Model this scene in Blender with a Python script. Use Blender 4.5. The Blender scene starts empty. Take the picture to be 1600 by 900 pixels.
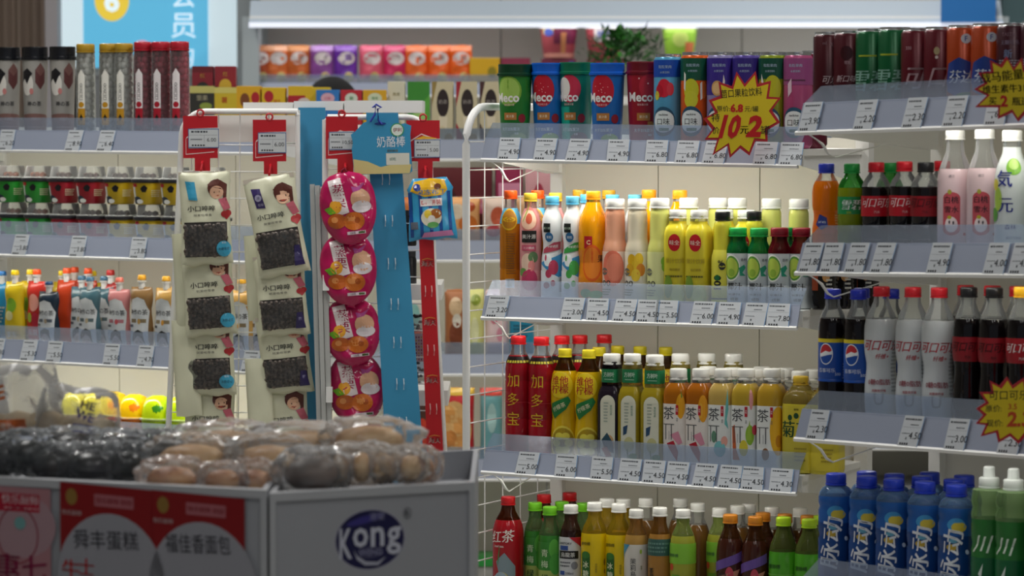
import bpy, bmesh, math, random
from mathutils import Vector, Matrix

# ------------------------------------------------------------------ camera, world, lights, exposure
SC = bpy.context.scene
COL = SC.collection
FPX, EYE, HORIZON = 5000.0, 1.45, 200.0
PITCH = math.atan((450 - HORIZON) / FPX)
cam_data = bpy.data.cameras.new('camera')
cam_data.sensor_width = 36.0
cam_data.lens = FPX * 36.0 / 1600.0
cam_data.clip_end = 60
cam_data.dof.use_dof = True
cam_data.dof.focus_distance = 6.25
cam_data.dof.aperture_fstop = 7.2
cam = bpy.data.objects.new('camera', cam_data)
cam.location = (0, 0, EYE)
cam.rotation_euler = (math.pi / 2 - PITCH, 0, 0)
COL.objects.link(cam)
SC.camera = cam
world = bpy.data.worlds.new('world')
world.use_nodes = True
world.node_tree.nodes['Background'].inputs[0].default_value = (0.80, 0.88, 1.0, 1)
world.node_tree.nodes['Background'].inputs[1].default_value = 0.24
SC.world = world
SC.view_settings.view_transform = 'Standard'
SC.view_settings.look = 'None'
SC.view_settings.gamma = 1.0
SC.view_settings.exposure = -0.76
SC.cycles.transparent_max_bounces = 20
SC.cycles.max_bounces = 6
SC.cycles.caustics_reflective = False
SC.cycles.caustics_refractive = False


def area(name, loc, sx, sy, power, color=(1, .97, .92), rot=(0, 0, 0)):
    d = bpy.data.lights.new(name, 'AREA')
    d.shape = 'RECTANGLE'
    d.size, d.size_y = sx, sy
    d.energy = power
    d.color = color
    o = bpy.data.objects.new(name, d)
    o.location = loc
    o.rotation_euler = rot
    COL.objects.link(o)
    return o


CEIL = 3.3
CEILING_LAMPS = [(-1.1, 6.3, 62), (.95, 6.1, 62), (-1.7, 9.9, 60), (1.3, 9.9, 75), (.55, 2.3, 22), (-.75, 2.0, 12)]
for (lx, ly, lp) in CEILING_LAMPS:
    area('ceiling_lamp_light', (lx, ly, CEIL - .07), .14, 2.3, lp, (1, .98, .95))
LED_POWER = 1.0

# ------------------------------------------------------------------ helpers
random.seed(4)


def lin(c):
    return c / 12.92 if c <= .04045 else ((c + .055) / 1.055) ** 2.4


def rgb(h):
    h = h.lstrip('#')
    return tuple(lin(int(h[i:i + 2], 16) / 255) for i in (0, 2, 4))


MATS = {}


def mat(color, rough=.5, metal=0.0, kind='paint', amount=.3, emit=0, bump=0):
    key = (color, rough, metal, kind, amount, emit, bump)
    if key in MATS:
        return MATS[key]
    m = bpy.data.materials.new(kind + '_' + str(color).strip('#'))
    m.use_nodes = True
    nt = m.node_tree
    b = nt.nodes['Principled BSDF']
    c = rgb(color) + (1,)
    b.inputs['Base Color'].default_value = c
    b.inputs['Roughness'].default_value = rough
    b.inputs['Metallic'].default_value = metal
    m.diffuse_color = c
    out = nt.nodes['Material Output']
    if kind in ('liquid', 'clear', 'film', 'haze'):
        # part of the light passes straight through the tinted plastic or drink
        mix = nt.nodes.new('ShaderNodeMixShader')
        tr = nt.nodes.new('ShaderNodeBsdfTransparent')
        tr.inputs[0].default_value = tuple(.25 + .75 * v if kind != 'liquid' else max(.05, v) for v in c[:3]) + (1,)
        if kind == 'film':
            tr.inputs[0].default_value = (.97, .97, .97, 1)
        if kind in ('clear', 'film'):
            fr = nt.nodes.new('ShaderNodeFresnel')
            fr.inputs[0].default_value = 1.5
            mm = nt.nodes.new('ShaderNodeMath')
            mm.operation = 'ADD'
            mm.use_clamp = True
            mm.inputs[1].default_value = 1 - amount
            nt.links.new(fr.outputs[0], mm.inputs[0])
            nt.links.new(mm.outputs[0], mix.inputs[0])
            nt.links.new(tr.outputs[0], mix.inputs[1])
            nt.links.new(b.outputs[0], mix.inputs[2])
        else:
            mix.inputs[0].default_value = 1 - amount
            nt.links.new(tr.outputs[0], mix.inputs[1])
            nt.links.new(b.outputs[0], mix.inputs[2])
        nt.links.new(mix.outputs[0], out.inputs[0])
    if emit:
        b.inputs['Emission Color'].default_value = c
        b.inputs['Emission Strength'].default_value = emit
    if bump or kind in ('wood', 'cloth'):
        no = nt.nodes.new('ShaderNodeTexNoise')
        no.inputs['Scale'].default_value = 60 if bump < 2 else 25
        no.inputs['Detail'].default_value = 4
        bu = nt.nodes.new('ShaderNodeBump')
        bu.inputs['Strength'].default_value = min(1, bump)
        bu.inputs['Distance'].default_value = .004
        nt.links.new(no.outputs[0], bu.inputs['Height'])
        nt.links.new(bu.outputs[0], b.inputs['Normal'])
    MATS[key] = m
    return m


def speckled(color, color2, scale=8, rough=.5):
    key = (color, color2, scale, rough)
    if key in MATS:
        return MATS[key]
    m = bpy.data.materials.new('speckled')
    m.use_nodes = True
    nt = m.node_tree
    b = nt.nodes['Principled BSDF']
    b.inputs['Roughness'].default_value = rough
    tc = nt.nodes.new('ShaderNodeTexCoord')
    no = nt.nodes.new('ShaderNodeTexNoise')
    no.inputs['Scale'].default_value = scale
    no.inputs['Detail'].default_value = 5
    ra = nt.nodes.new('ShaderNodeValToRGB')
    ra.color_ramp.elements[0].color = rgb(color) + (1,)
    ra.color_ramp.elements[1].color = rgb(color2) + (1,)
    ra.color_ramp.elements[0].position = .4
    ra.color_ramp.elements[1].position = .62
    nt.links.new(tc.outputs['Object'], no.inputs['Vector'])
    nt.links.new(no.outputs[0], ra.inputs[0])
    nt.links.new(ra.outputs[0], b.inputs['Base Color'])
    MATS[key] = m
    return m


class MB:
    """collects shapes and links them as one mesh object"""

    def __init__(s):
        s.v, s.f, s.m, s.mats = [], [], [], []

    def slot(s, m):
        if m not in s.mats:
            s.mats.append(m)
        return s.mats.index(m)

    def add(s, vs, fs, m=None):
        k = len(s.v)
        s.v += [tuple(p) for p in vs]
        i = s.slot(m) if m else 0
        for f in fs:
            s.f.append([a + k for a in f])
            s.m.append(i)
        return s

    def box(s, x0, y0, z0, x1, y1, z1, m=None):
        vs = [(x, y, z) for z in (z0, z1) for y in (y0, y1) for x in (x0, x1)]
        return s.add(vs, [(0, 2, 3, 1), (4, 5, 7, 6), (0, 1, 5, 4), (2, 6, 7, 3), (0, 4, 6, 2), (1, 3, 7, 5)], m)

    def tube(s, pts, r, n=8, m=None):
        pts = [Vector(p) for p in pts]
        rings = []
        for i, p in enumerate(pts):
            d = (pts[min(i + 1, len(pts) - 1)] - pts[max(i - 1, 0)]).normalized()
            a = d.cross(Vector((0, 0, 1)))
            if a.length < .05:
                a = d.cross(Vector((1, 0, 0)))
            a.normalize()
            b = d.cross(a)
            rr = r[i] if isinstance(r, (list, tuple)) else r
            rings.append([p + a * rr * math.cos(t * 2 * math.pi / n) + b * rr * math.sin(t * 2 * math.pi / n) for t in range(n)])
        vs = [q for rg in rings for q in rg]
        fs = []
        for i in range(len(pts) - 1):
            for j in range(n):
                k = (j + 1) % n
                fs.append((i * n + j, i * n + k, (i + 1) * n + k, (i + 1) * n + j))
        fs.append(tuple(range(n - 1, -1, -1)))
        fs.append(tuple((len(pts) - 1) * n + j for j in range(n)))
        return s.add(vs, fs, m)

    def lathe(s, prof, n=24, sq=2.0, m=None, ribs=0, mfn=None, cx=0, cy=0):
        vs, fs, ms = [], [], []
        for (r, z) in prof:
            for j in range(n):
                t = 2 * math.pi * j / n
                q = 1.0 if sq == 2 else 1 / (abs(math.sin(t)) ** sq + abs(math.cos(t)) ** sq) ** (1 / sq)
                rr = r * q * (1 - ribs * (j % 2))
                vs.append((cx + rr * math.sin(t), cy - rr * math.cos(t), z))
        P_ = len(prof)
        for i in range(P_ - 1):
            for j in range(n):
                k = (j + 1) % n
                fs.append((i * n + j, i * n + k, (i + 1) * n + k, (i + 1) * n + j))
        if prof[0][0] > 1e-5:
            fs.append(tuple(range(n - 1, -1, -1)))
        if prof[-1][0] > 1e-5:
            fs.append(tuple((P_ - 1) * n + j for j in range(n)))
        k0 = len(s.f)
        s.add(vs, fs, m)
        if mfn:
            for i in range(P_ - 1):
                mm = mfn((prof[i][1] + prof[i + 1][1]) / 2)
                for j in range(n):
                    s.m[k0 + i * n + j] = s.slot(mm)
        return s

    def build(s, name, parent=None, m=None, origin=None, smooth=40, loc=None):
        me = bpy.data.meshes.new(name)
        vs = s.v
        if origin is not None:
            o = Vector(origin)
            vs = [tuple(Vector(p) - o) for p in vs]
        me.from_pydata(vs, [], s.f)
        if m and not s.mats:
            s.mats = [m]
        for q in s.mats:
            me.materials.append(q)
        me.polygons.foreach_set('material_index', s.m)
        me.validate()
        if smooth:
            me.shade_smooth()
            me.set_sharp_from_angle(angle=math.radians(smooth))
        me.update()
        o = bpy.data.objects.new(name, me)
        COL.objects.link(o)
        if parent:
            o.parent = parent
        if loc is not None:
            o.location = loc
        return o


def tag(o, label=None, cat=None, group=None, kind=None):
    for k, v in (('label', label), ('category', cat), ('group', group), ('kind', kind)):
        if v:
            o[k] = v
    return o


def thing(name, label, cat, loc=(0, 0, 0), rz=0, group=None, rot=None):
    o = bpy.data.objects.new(name, None)
    o.empty_display_size = .02
    COL.objects.link(o)
    o.location = loc
    o.rotation_euler = rot or (0, 0, rz)
    return tag(o, label, cat, group)


def copy_tree(o, parent=None):
    c = o.copy()
    COL.objects.link(c)
    c.parent = parent
    for ch in list(KIDS.get(o.name, [])) or [q for q in o.children]:
        copy_tree(ch, c)
    return c


KIDS = {}

# camera projection helpers: where a point seen at (px, py) lies when it is Y metres away
CP, SP = math.cos(PITCH), math.sin(PITCH)


def P(px, py, Y):
    a, b = (px - 800) / FPX, (450 - py) / FPX
    d = Vector((a, CP + b * SP, -SP + b * CP))
    return Vector((0, 0, EYE)) + d * (Y / d.y)


# ------------------------------------------------------------------ flat print: text and shapes laid on a surface
TXT = {}


def text2d(s, bold=0.0):
    key = (s, bold)
    if key not in TXT:
        c = bpy.data.curves.new('t', 'FONT')
        c.body = s
        c.resolution_u = 2
        c.dimensions = '2D'
        c.fill_mode = 'FRONT'
        c.offset = bold
        o = bpy.data.objects.new('t', c)
        m = bpy.data.meshes.new_from_object(o)
        vs = [(v.co.x, v.co.y) for v in m.vertices]
        fs = [tuple(p.vertices) for p in m.polygons]
        if vs:
            x0, x1 = min(v[0] for v in vs), max(v[0] for v in vs)
            y0, y1 = min(v[1] for v in vs), max(v[1] for v in vs)
            vs = [(x - (x0 + x1) / 2, y - (y0 + y1) / 2) for x, y in vs]
            TXT[key] = (vs, fs, x1 - x0, y1 - y0)
        else:
            TXT[key] = ([], [], 1, 1)
        bpy.data.objects.remove(o)
        bpy.data.curves.remove(c)
        bpy.data.meshes.remove(m)
    return TXT[key]


def T(s, u, v, h, col, bold=.012, w=None, shear=0, rot=0, vert=False, gap=1.08):
    """text s, centred at u, v, letters h high (w: squeeze to this width)"""
    heavy = 0
    if any(ord(ch) > 0x2e80 for ch in s):  # outline offset breaks dense glyphs: thicken with a shifted copy instead
        heavy = .035 * h if bold > .011 else 0
        bold = 0
    parts = []
    if vert:
        n = len(s)
        for i, ch in enumerate(s):
            vs, fs, W, H = text2d(ch, bold)
            k = h / max(H, W)
            dy = ((n - 1) / 2 - i) * h * gap
            parts.append(([(x * k * (1 if w is None else w / h), y * k + dy) for x, y in vs], fs))
    else:
        vs, fs, W, H = text2d(s, bold)
        k = h / H
        kx = k if w is None else w / W
        parts.append(([(x * kx + y * k * shear, y * k) for x, y in vs], fs))
    if heavy:
        parts += [([(x + heavy, y) for x, y in vs], fs) for vs, fs in parts]
    c, sn = math.cos(rot), math.sin(rot)
    out = []
    for vs, fs in parts:
        out.append(([(x * c - y * sn, x * sn + y * c) for x, y in vs], fs))
    return ('t', out, col, (u, v))


def PG(pts, col):
    return ('s', [(list(pts), [tuple(range(len(pts)))])], col)


def R(u0, v0, u1, v1, col, rot=0):
    pts = [(u0, v0), (u1, v0), (u1, v1), (u0, v1)]
    if rot:
        cu, cv = (u0 + u1) / 2, (v0 + v1) / 2
        c, s = math.cos(rot), math.sin(rot)
        pts = [(cu + (x - cu) * c - (y - cv) * s, cv + (x - cu) * s + (y - cv) * c) for x, y in pts]
    return PG(pts, col)


def EL(u, v, ru, rv, col, n=20, a0=0, a1=360, rot=0):
    c, s = math.cos(rot), math.sin(rot)
    pts = []
    for i in range(n if a1 - a0 == 360 else n + 1):
        t = math.radians(a0 + (a1 - a0) * i / n)
        x, y = ru * math.cos(t), rv * math.sin(t)
        pts.append((u + x * c - y * s, v + x * s + y * c))
    return PG(pts, col)


def RING(u, v, ru, rv, wd, col, n=24):
    vs, fs = [], []
    for i in range(n):
        t = 2 * math.pi * i / n
        vs += [(u + ru * math.cos(t), v + rv * math.sin(t)), (u + (ru - wd) * math.cos(t), v + (rv - wd) * math.sin(t))]
        k = (i + 1) % n
        fs.append((2 * i, 2 * k, 2 * k + 1, 2 * i + 1))
    return ('s', [(vs, fs)], col)


def LINES(u0, v0, u1, v1, n, col, fill=.45, seed=1):
    """rows of small print too small to read: short dashes"""
    rnd = random.Random(seed)
    vs, fs = [], []
    for i in range(n):
        y = v1 + (v0 - v1) * (i + .5) / n
        h = abs(v1 - v0) / n * fill / 2
        x = u0
        end = u1 - rnd.random() * .3 * (u1 - u0)
        while x < end:
            w = (u1 - u0) * rnd.uniform(.04, .12)
            k = len(vs)
            vs += [(x, y - h), (min(x + w, u1), y - h), (min(x + w, u1), y + h), (x, y + h)]
            fs.append((k, k + 1, k + 2, k + 3))
            x += w * 1.35
    return ('s', [(vs, fs)], col)


def decals(parent, items, fn, cell=None, off=.0003, rough=.35, scale=(1, 1), tname='lettering', sname='label_print', step=.00006):
    """lays the items on the surface fn(u, v, offset); shapes become one part, letters another"""
    for kind, nm in (('s', sname), ('t', tname)):
        mb = MB()
        for k, it in enumerate(items):
            kd, meshes, col = it[:3]
            if kd != kind:
                continue
            m = mat(col, rough) if isinstance(col, str) else col
            for vs, fs in meshes:
                if kd == 't':
                    cu, cv = it[3]
                    vs = [((x + cu) * scale[0], cv * scale[1] + y * scale[0]) for x, y in vs]
                else:
                    vs = [(x * scale[0], y * scale[1]) for x, y in vs]
                if not vs:
                    continue
                if cell:
                    bm = bmesh.new()
                    bv = [bm.verts.new((x, y, 0)) for x, y in vs]
                    for f in fs:
                        try:
                            bm.faces.new([bv[i] for i in f])
                        except ValueError:
                            pass
                    for ax in (0, 1):
                        if not cell[ax]:
                            continue
                        lo, hi = min(p[ax] for p in vs), max(p[ax] for p in vs)
                        q = math.floor(lo / cell[ax]) + 1
                        nrm = (1, 0, 0) if ax == 0 else (0, 1, 0)
                        while q * cell[ax] < hi:
                            co = (q * cell[ax], 0, 0) if ax == 0 else (0, q * cell[ax], 0)
                            bmesh.ops.bisect_plane(bm, geom=bm.verts[:] + bm.edges[:] + bm.faces[:], plane_co=co, plane_no=nrm, dist=1e-6)
                            q += 1
                    bm.verts.index_update()
                    vs = [(v.co.x, v.co.y) for v in bm.verts]
                    fs = [[v.index for v in f.verts] for f in bm.faces]
                    bm.free()
                o = off + k * step
                mb.add([fn(x, y, o) for x, y in vs], fs, m)
        if mb.v:
            mb.build(nm, parent, smooth=0)


def interp(prof, z):
    for (r0, z0), (r1, z1) in zip(prof, prof[1:]):
        if z0 <= z <= z1 and z1 > z0:
            return r0 + (r1 - r0) * (z - z0) / (z1 - z0)
    return prof[-1][0] if z > prof[-1][1] else max(p[0] for p in prof[:3])


def lathe_fn(prof, sq=2.0):
    def fn(u, v, off):
        r = interp(prof, v)
        R0 = max(p[0] for p in prof)
        if sq == 2:
            t = u / R0
            q = 1
        else:
            t = math.atan2(u, R0) if abs(u) < R0 else math.copysign(math.pi / 4 + (abs(u) - R0) / R0, u)
            q = 1 / (abs(math.sin(t)) ** sq + abs(math.cos(t)) ** sq) ** (1 / sq)
        rr = r * q + off
        return (rr * math.sin(t), -rr * math.cos(t), v)
    return fn


# ------------------------------------------------------------------ containers
SHAPES = {
    'pet': [(0, 0), (.8, 0), (.94, .01), (1, .04), (1, .28), (.965, .29), (1, .30), (1, .66), (.985, .71), (.92, .755), (.79, .80), (.62, .84), (.49, .872), (.45, .895)],
    'ribbed': [(0, 0), (.8, 0), (.95, .01), (1, .035), (1, .30), (.965, .31), (1, .32), (1, .62), (.97, .63), (1, .64), (1, .72), (.93, .78), (.75, .83), (.56, .87), (.48, .90)],
    'cola': [(0, 0), (.7, 0), (.86, .01), (.93, .05), (.97, .15), (.95, .26), (.86, .36), (.86, .42), (.97, .50), (1, .56), (1, .64), (.98, .70), (.91, .75), (.77, .80), (.58, .85), (.47, .885), (.45, .90)],
    'slimneck': [(0, 0), (.8, 0), (.94, .01), (1, .04), (1, .55), (.98, .62), (.90, .68), (.72, .75), (.55, .81), (.47, .87), (.45, .92)],
    'square': [(0, 0), (.85, 0), (.96, .01), (1, .04), (1, .22), (.985, .23), (1, .24), (1, .72), (.97, .77), (.85, .82), (.66, .85), (.58, .865), (.56, .885)],
    'leaf': [(0, 0), (.85, 0), (.96, .01), (1, .04), (1, .56), (.96, .62), (.85, .67), (.72, .70), (.70, .72), (.70, .86), (.69, .89)],
    'widemouth': [(0, 0), (.85, 0), (.96, .01), (1, .03), (1, .44), (1, .5), (.96, .54), (.86, .585), (.80, .62), (.80, .76), (.79, .84), (.78, .87)],
    'waist': [(0, 0), (.8, 0), (.95, .012), (1, .05), (1, .22), (.95, .30), (.90, .36), (.93, .42), (1, .50), (1, .63), (.98, .70), (.89, .77), (.70, .825), (.54, .87), (.47, .90)],
    'yogurt': [(0, 0), (.8, 0), (.95, .012), (1, .05), (1, .34), (.96, .42), (.84, .50), (.84, .56), (.93, .64), (.97, .72), (.90, .79), (.72, .84), (.56, .88), (.52, .90)],
    'sport': [(0, 0), (.8, 0), (.95, .01), (1, .04), (1, .40), (.93, .44), (1, .48), (1, .66), (.93, .70), (1, .74), (1, .78), (.93, .83), (.77, .87), (.62, .90)],
}


def cap_mesh(r, z0, z1, m, n=40):
    h = z1 - z0
    mb = MB()
    mb.lathe([(r * 1.03, z0), (r * 1.04, z0 + h * .14), (r * .93, z0 + h * .17), (r * .94, z0 + h * .2)], n, m=m)
    mb.lathe([(r * .98, z0 + h * .2), (r, z0 + h * .23), (r, z0 + h * .86), (r * .95, z0 + h * .96), (r * .86, z1), (0, z1)], n, m=m, ribs=.035)
    return mb


def bottle(spec, H):
    """one bottle with its parts, built at the origin"""
    Rr, sq = spec['R'] / 1000, spec.get('sq', 2.0)
    fr = SHAPES[spec['shape']]
    prof = [(r * Rr, z * H) for r, z in fr]
    # keep the neck from shrinking below the cap
    cr = spec['capr'] / 1000
    ch = spec.get('caph', 17) / 1000
    zt = H - ch
    prof = [(max(r, cr * .88) if (i > len(fr) - 4) else r, z) for i, (r, z) in enumerate(prof)]
    prof = [(r, z) for r, z in prof if z < zt - .002] + [(cr * .88, zt), (cr * .86, zt + .006)]
    fill = spec.get('fill', .8) * H
    body_m, neck_m = spec['body'], spec.get('neck', CLEAR)
    # insert the fill line
    for i in range(len(prof) - 1):
        if prof[i][1] < fill < prof[i + 1][1]:
            a, b = prof[i], prof[i + 1]
            t = (fill - a[1]) / (b[1] - a[1])
            rr = a[0] + (b[0] - a[0]) * t
            prof = prof[:i + 1] + [(rr, fill)] + prof[i + 1:]
            break
    root = thing(spec['name'], spec['desc'], spec.get('cat', 'bottle'))
    prof_sub = []
    for i, (r, z) in enumerate(prof):
        prof_sub.append((r, z))
    n = 28 if sq == 2 else 36
    MB().lathe(prof_sub, n, sq, mfn=lambda z: body_m if z < fill else neck_m, m=body_m).build('bottle_body', root)
    if spec.get('surface', True) and fill < zt - .003 and neck_m is CLEAR:
        rf = interp(prof, fill) * .985
        MB().lathe([(0, fill - .0012), (rf, fill - .0012), (rf, fill - .0004), (0, fill - .0002)], 20, m=body_m).build('drink_surface', root)
    if spec.get('sportcap'):
        mb = cap_mesh(cr, zt, zt + ch * .5, spec['cap'])
        mb.lathe([(cr * .62, zt + ch * .5), (cr * .58, zt + ch * .62), (cr * .56, zt + ch * .95), (cr * .45, H), (0, H)], 20, m=spec['cap'])
        mb.build('sport_cap', root)
    else:
        cap_mesh(cr, zt, H, spec['cap']).build('screw_cap', root)
    sl = spec.get('sleeve')
    if sl:  # paper or film label around the body: (z0, z1, colour)
        for (z0, z1, col) in sl:
            z0, z1 = z0 * H, z1 * H
            pr = [(interp(prof, z0) + .0003, z0)] + [(r + .0003, z) for r, z in prof if z0 < z < z1] + [(interp(prof, z1) + .0003, z1)]
            mm = mat(col, .35) if isinstance(col, str) else col
            s_ = MB()
            n2, vs, fs = n, [], []
            for (r, z) in pr:
                for j in range(n2):
                    t = 2 * math.pi * j / n2
                    q = 1.0 if sq == 2 else 1 / (abs(math.sin(t)) ** sq + abs(math.cos(t)) ** sq) ** (1 / sq)
                    vs.append((r * q * math.sin(t), -r * q * math.cos(t), z))
            for i in range(len(pr) - 1):
                for j in range(n2):
                    k = (j + 1) % n2
                    fs.append((i * n2 + j, i * n2 + k, (i + 1) * n2 + k, (i + 1) * n2 + j))
            s_.add(vs, fs, mm).build('wrap_label', root)
    if spec.get('art'):
        decals(root, spec['art'], lathe_fn(prof, sq), cell=(.0045, .010), scale=(Rr, H), off=.0007)
    return root


def can(spec, H):
    Rr = spec['R'] / 1000
    root = thing(spec['name'], spec['desc'], 'can')
    prof = [(r * Rr, z * H) for r, z in [(0, .0), (.78, 0), (.82, .008), (1, .045), (1, .935), (.9, .965)]]
    MB().lathe(prof, 30, m=spec['body']).build('can_body', root)
    ALU = mat('#d8dadc', .25, .9)
    MB().lathe([(Rr * .9, H * .965), (Rr * .88, H * .975), (Rr * .91, H * .99), (Rr * .90, H), (Rr * .86, H), (Rr * .84, H * .98), (0, H * .98)], 30, m=ALU).build('can_lid', root)
    MB().box(-.008, -.018, H * .981, .008, .006, H * .988, ALU).build('pull_tab', root)
    decals(root, spec['art'], lathe_fn(prof), cell=(.0045, .02), scale=(Rr, H), off=.0003, rough=.3)
    return root


def cup(spec, H):
    Rr = spec['R'] / 1000
    root = thing(spec['name'], spec['desc'], 'cup')
    prof = [(0, 0), (.76 * Rr, 0), (.78 * Rr, .01 * H), (.94 * Rr, .86 * H)]
    MB().lathe(prof, 30, m=spec['body']).build('cup_body', root)
    MB().lathe([(.93 * Rr, .85 * H), (Rr, .853 * H), (1.01 * Rr, .87 * H), (Rr, .885 * H), (.945 * Rr, .89 * H), (.94 * Rr, .975 * H), (.955 * Rr, .985 * H), (.93 * Rr, H), (.86 * Rr, H), (.84 * Rr, .97 * H), (0, .97 * H)], 30, m=spec['cap']).build('cup_lid', root)
    decals(root, spec['art'], lathe_fn(prof), cell=(.0045, .02), scale=(Rr, H), off=.0003, rough=.35)
    return root


def jar(spec, H):
    """clear tube of sweets"""
    Rr = spec['R'] / 1000
    root = thing(spec['name'], spec['desc'], 'jar')
    prof = [(0, .002), (.95 * Rr, .002), (Rr, .01 * H), (Rr * .99, .5 * H), (Rr * .95, .86 * H), (.9 * Rr, .9 * H), (.9 * Rr, .92 * H)]
    cap_mesh(Rr * .94, H * .905, H, spec['cap'], 36).build('jar_lid', root)
    rnd = random.Random(7)
    mb = MB()
    rb = .0092
    z = rb + .003
    lay = 0
    while z < H * .895:
        rad = Rr * (.99 if z < H * .6 else .93) - rb - .0006
        for j in range(6):
            t = 2 * math.pi * (j + .5 * (lay % 2)) / 6 + rnd.uniform(-.12, .12)
            if z > H * .78 and rnd.random() < .3:
                continue
            cx, cy, cz = rad * math.sin(t), -rad * math.cos(t), z + rnd.uniform(-.0015, .0015)
            k = rb * rnd.uniform(.9, 1.03)
            pr = [(k * math.sin(a), cz - k * math.cos(a)) for a in [math.pi * i / 6 for i in range(7)]]
            pr[0], pr[-1] = (0, pr[0][1]), (0, pr[-1][1])
            mb.lathe(pr, 10, m=spec['body'], cx=cx, cy=cy)
        z += rb * 1.52
        lay += 1
    sw = mb.build('coated_sweets', root, smooth=80)
    sw['kind'] = 'stuff'
    MB().lathe(prof, 28, m=mat('#f4f6f6', .06, kind='clear', amount=.985)).build('clear_tube', root)
    decals(root, spec['art'], lathe_fn(prof), cell=(.0045, .03), scale=(Rr, H), off=.0004)
    return root


def pillow_fn(wf, H, th, edge=.08):
    """front surface of a filled bag: u across, v up, wf(v/H) half width"""
    def thick(u, v):
        w = wf(min(1, max(0, v / H)))
        x = min(1, abs(u) / max(w, 1e-5))
        z = min(1, max(0, v / H))
        a = max(0, 1 - x ** 2.5) ** .6
        b = max(0, min(1, z / .16)) ** .5 * max(0, min(1, (1 - z) / .16)) ** .6
        return th * a * b + .0006
    return thick


def bag(name, parent, wf, H, th, m, nx=14, nz=22, wave=0.0, seed=1, back=.5, z0=0):
    """pillow shaped bag: front and back skins joined at the rim"""
    rnd = random.Random(seed)
    thick = pillow_fn(wf, H, th)
    ph = [rnd.uniform(0, 6.28) for _ in range(8)]
    vs, fs = [], []
    for side in (-1, 1):
        for i in range(nz + 1):
            v = H * i / nz
            w = wf(i / nz)
            for j in range(nx + 1):
                u = w * (2 * j / nx - 1)
                t = thick(u, v) * (1 if side < 0 else back)
                wr = wave * (math.sin(u * 190 + ph[0] + v * 60) * .5 + math.sin(v * 150 + ph[1] + u * 70) * .5 + math.sin(u * 75 - v * 95 + ph[2]))
                t = max(.0003, t + wr * min(1, t / (th * .3 + 1e-6)))
                rz = wave * 1.5 * math.sin(u * 120 + ph[3]) * (1 if i in (0,) else .3)
                vs.append((u, side * t, z0 + v + rz))
    W = nx + 1
    N = W * (nz + 1)
    for i in range(nz):
        for j in range(nx):
            a = i * W + j
            fs.append((a, a + 1, a + W + 1, a + W))
            b = N + a
            fs.append((b, b + W, b + W + 1, b + 1))
    for i in range(nz):
        for j in (0, nx):
            a = i * W + j
            q = (a, a + W, N + a + W, N + a)
            fs.append(q if j == 0 else q[::-1])
    for j in range(nx):
        for i in (0, nz):
            a = i * W + j
            q = (a, N + a, N + a + 1, a + 1)
            fs.append(q if i == 0 else q[::-1])
    o = MB().add(vs, fs, m).build(name, parent, smooth=70)
    amp = wave

    def fn(u, v, off):
        t = thick(u, v)
        wr = amp * (math.sin(u * 190 + ph[0] + v * 60) * .5 + math.sin(v * 150 + ph[1] + u * 70) * .5 + math.sin(u * 75 - v * 95 + ph[2]))
        t = max(.0003, t + wr * min(1, t / (th * .3 + 1e-6)))
        return (u, -(t + off + .0006), z0 + v)
    return o, fn


def pouch(spec, H):
    """standing pouch of jelly drink with a screw spout"""
    w = spec['R'] / 1000
    root = thing(spec['name'], spec['desc'], 'pouch')
    hb = H * .84

    def wf(z):
        return w * (1 - .16 * math.exp(-((z - .62) / .16) ** 2) - (0.10 if z < .02 else 0)) * (1.0 if z < .9 else 1 - (z - .9) * .9)
    o, fn = bag('pouch_body', root, wf, hb, spec.get('th', 17) / 1000, spec['body'], 12, 18, .0007, spec.get('seed', 2), back=.8)
    r = .0085
    MB().lathe([(r * .9, hb - .004), (r * .9, hb + .012), (r * 1.25, hb + .012), (r * 1.25, hb + .0145), (r * .85, hb + .0145), (r * .85, hb + .02)], 18, m=mat('#e8e8e6', .4)).build('spout', root)
    MB().lathe([(r * 1.2, hb + .0165), (r * 1.22, hb + .02), (r * 1.1, H - .002), (r * .95, H), (0, H)], 28, m=spec['cap'], ribs=.05).build('screw_cap', root)
    decals(root, spec['art'], fn, cell=(.006, .008), scale=(w, hb), off=.0004, rough=.3)
    return root


def jelly(spec, H):
    """tapered jelly cup with a clear domed lid"""
    w = spec['R'] / 1000
    root = thing(spec['name'], spec['desc'], 'cup')
    sq = 3.2
    prof = [(0, 0), (.70 * w, 0), (.74 * w, .02 * H), (.88 * w, .60 * H)]
    MB().lathe(prof, 32, sq, m=spec['body']).build('cup_body', root)
    MB().lathe([(.86 * w, .57 * H), (w * .98, .60 * H), (w * .99, .66 * H), (.9 * w, .67 * H)], 32, sq, m=mat('#26262c', .3)).build('cup_rim', root)
    MB().lathe([(w * .99, .66 * H), (w * 1.0, .69 * H), (.86 * w, .70 * H), (.80 * w, .72 * H), (.72 * w, .96 * H), (.68 * w, H), (0, H)], 32, sq, m=CLEAR_LID).build('domed_lid', root)
    rnd = random.Random(spec.get('seed', 1))
    mb = MB()
    for k in range(5):
        a = k * 1.256
        cx, cy, rr = .33 * w * math.cos(a), .33 * w * math.sin(a), .22 * w
        mb.lathe([(0, .67 * H), (rr, .72 * H), (rr * .9, .80 * H), (0, .84 * H)], 10, m=spec['fruit'], cx=cx, cy=cy)
    mb.build('fruit_topping', root)
    decals(root, spec['art'], lathe_fn(prof, sq), cell=(.005, .02), scale=(w, H), off=.0004)
    return root


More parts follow.
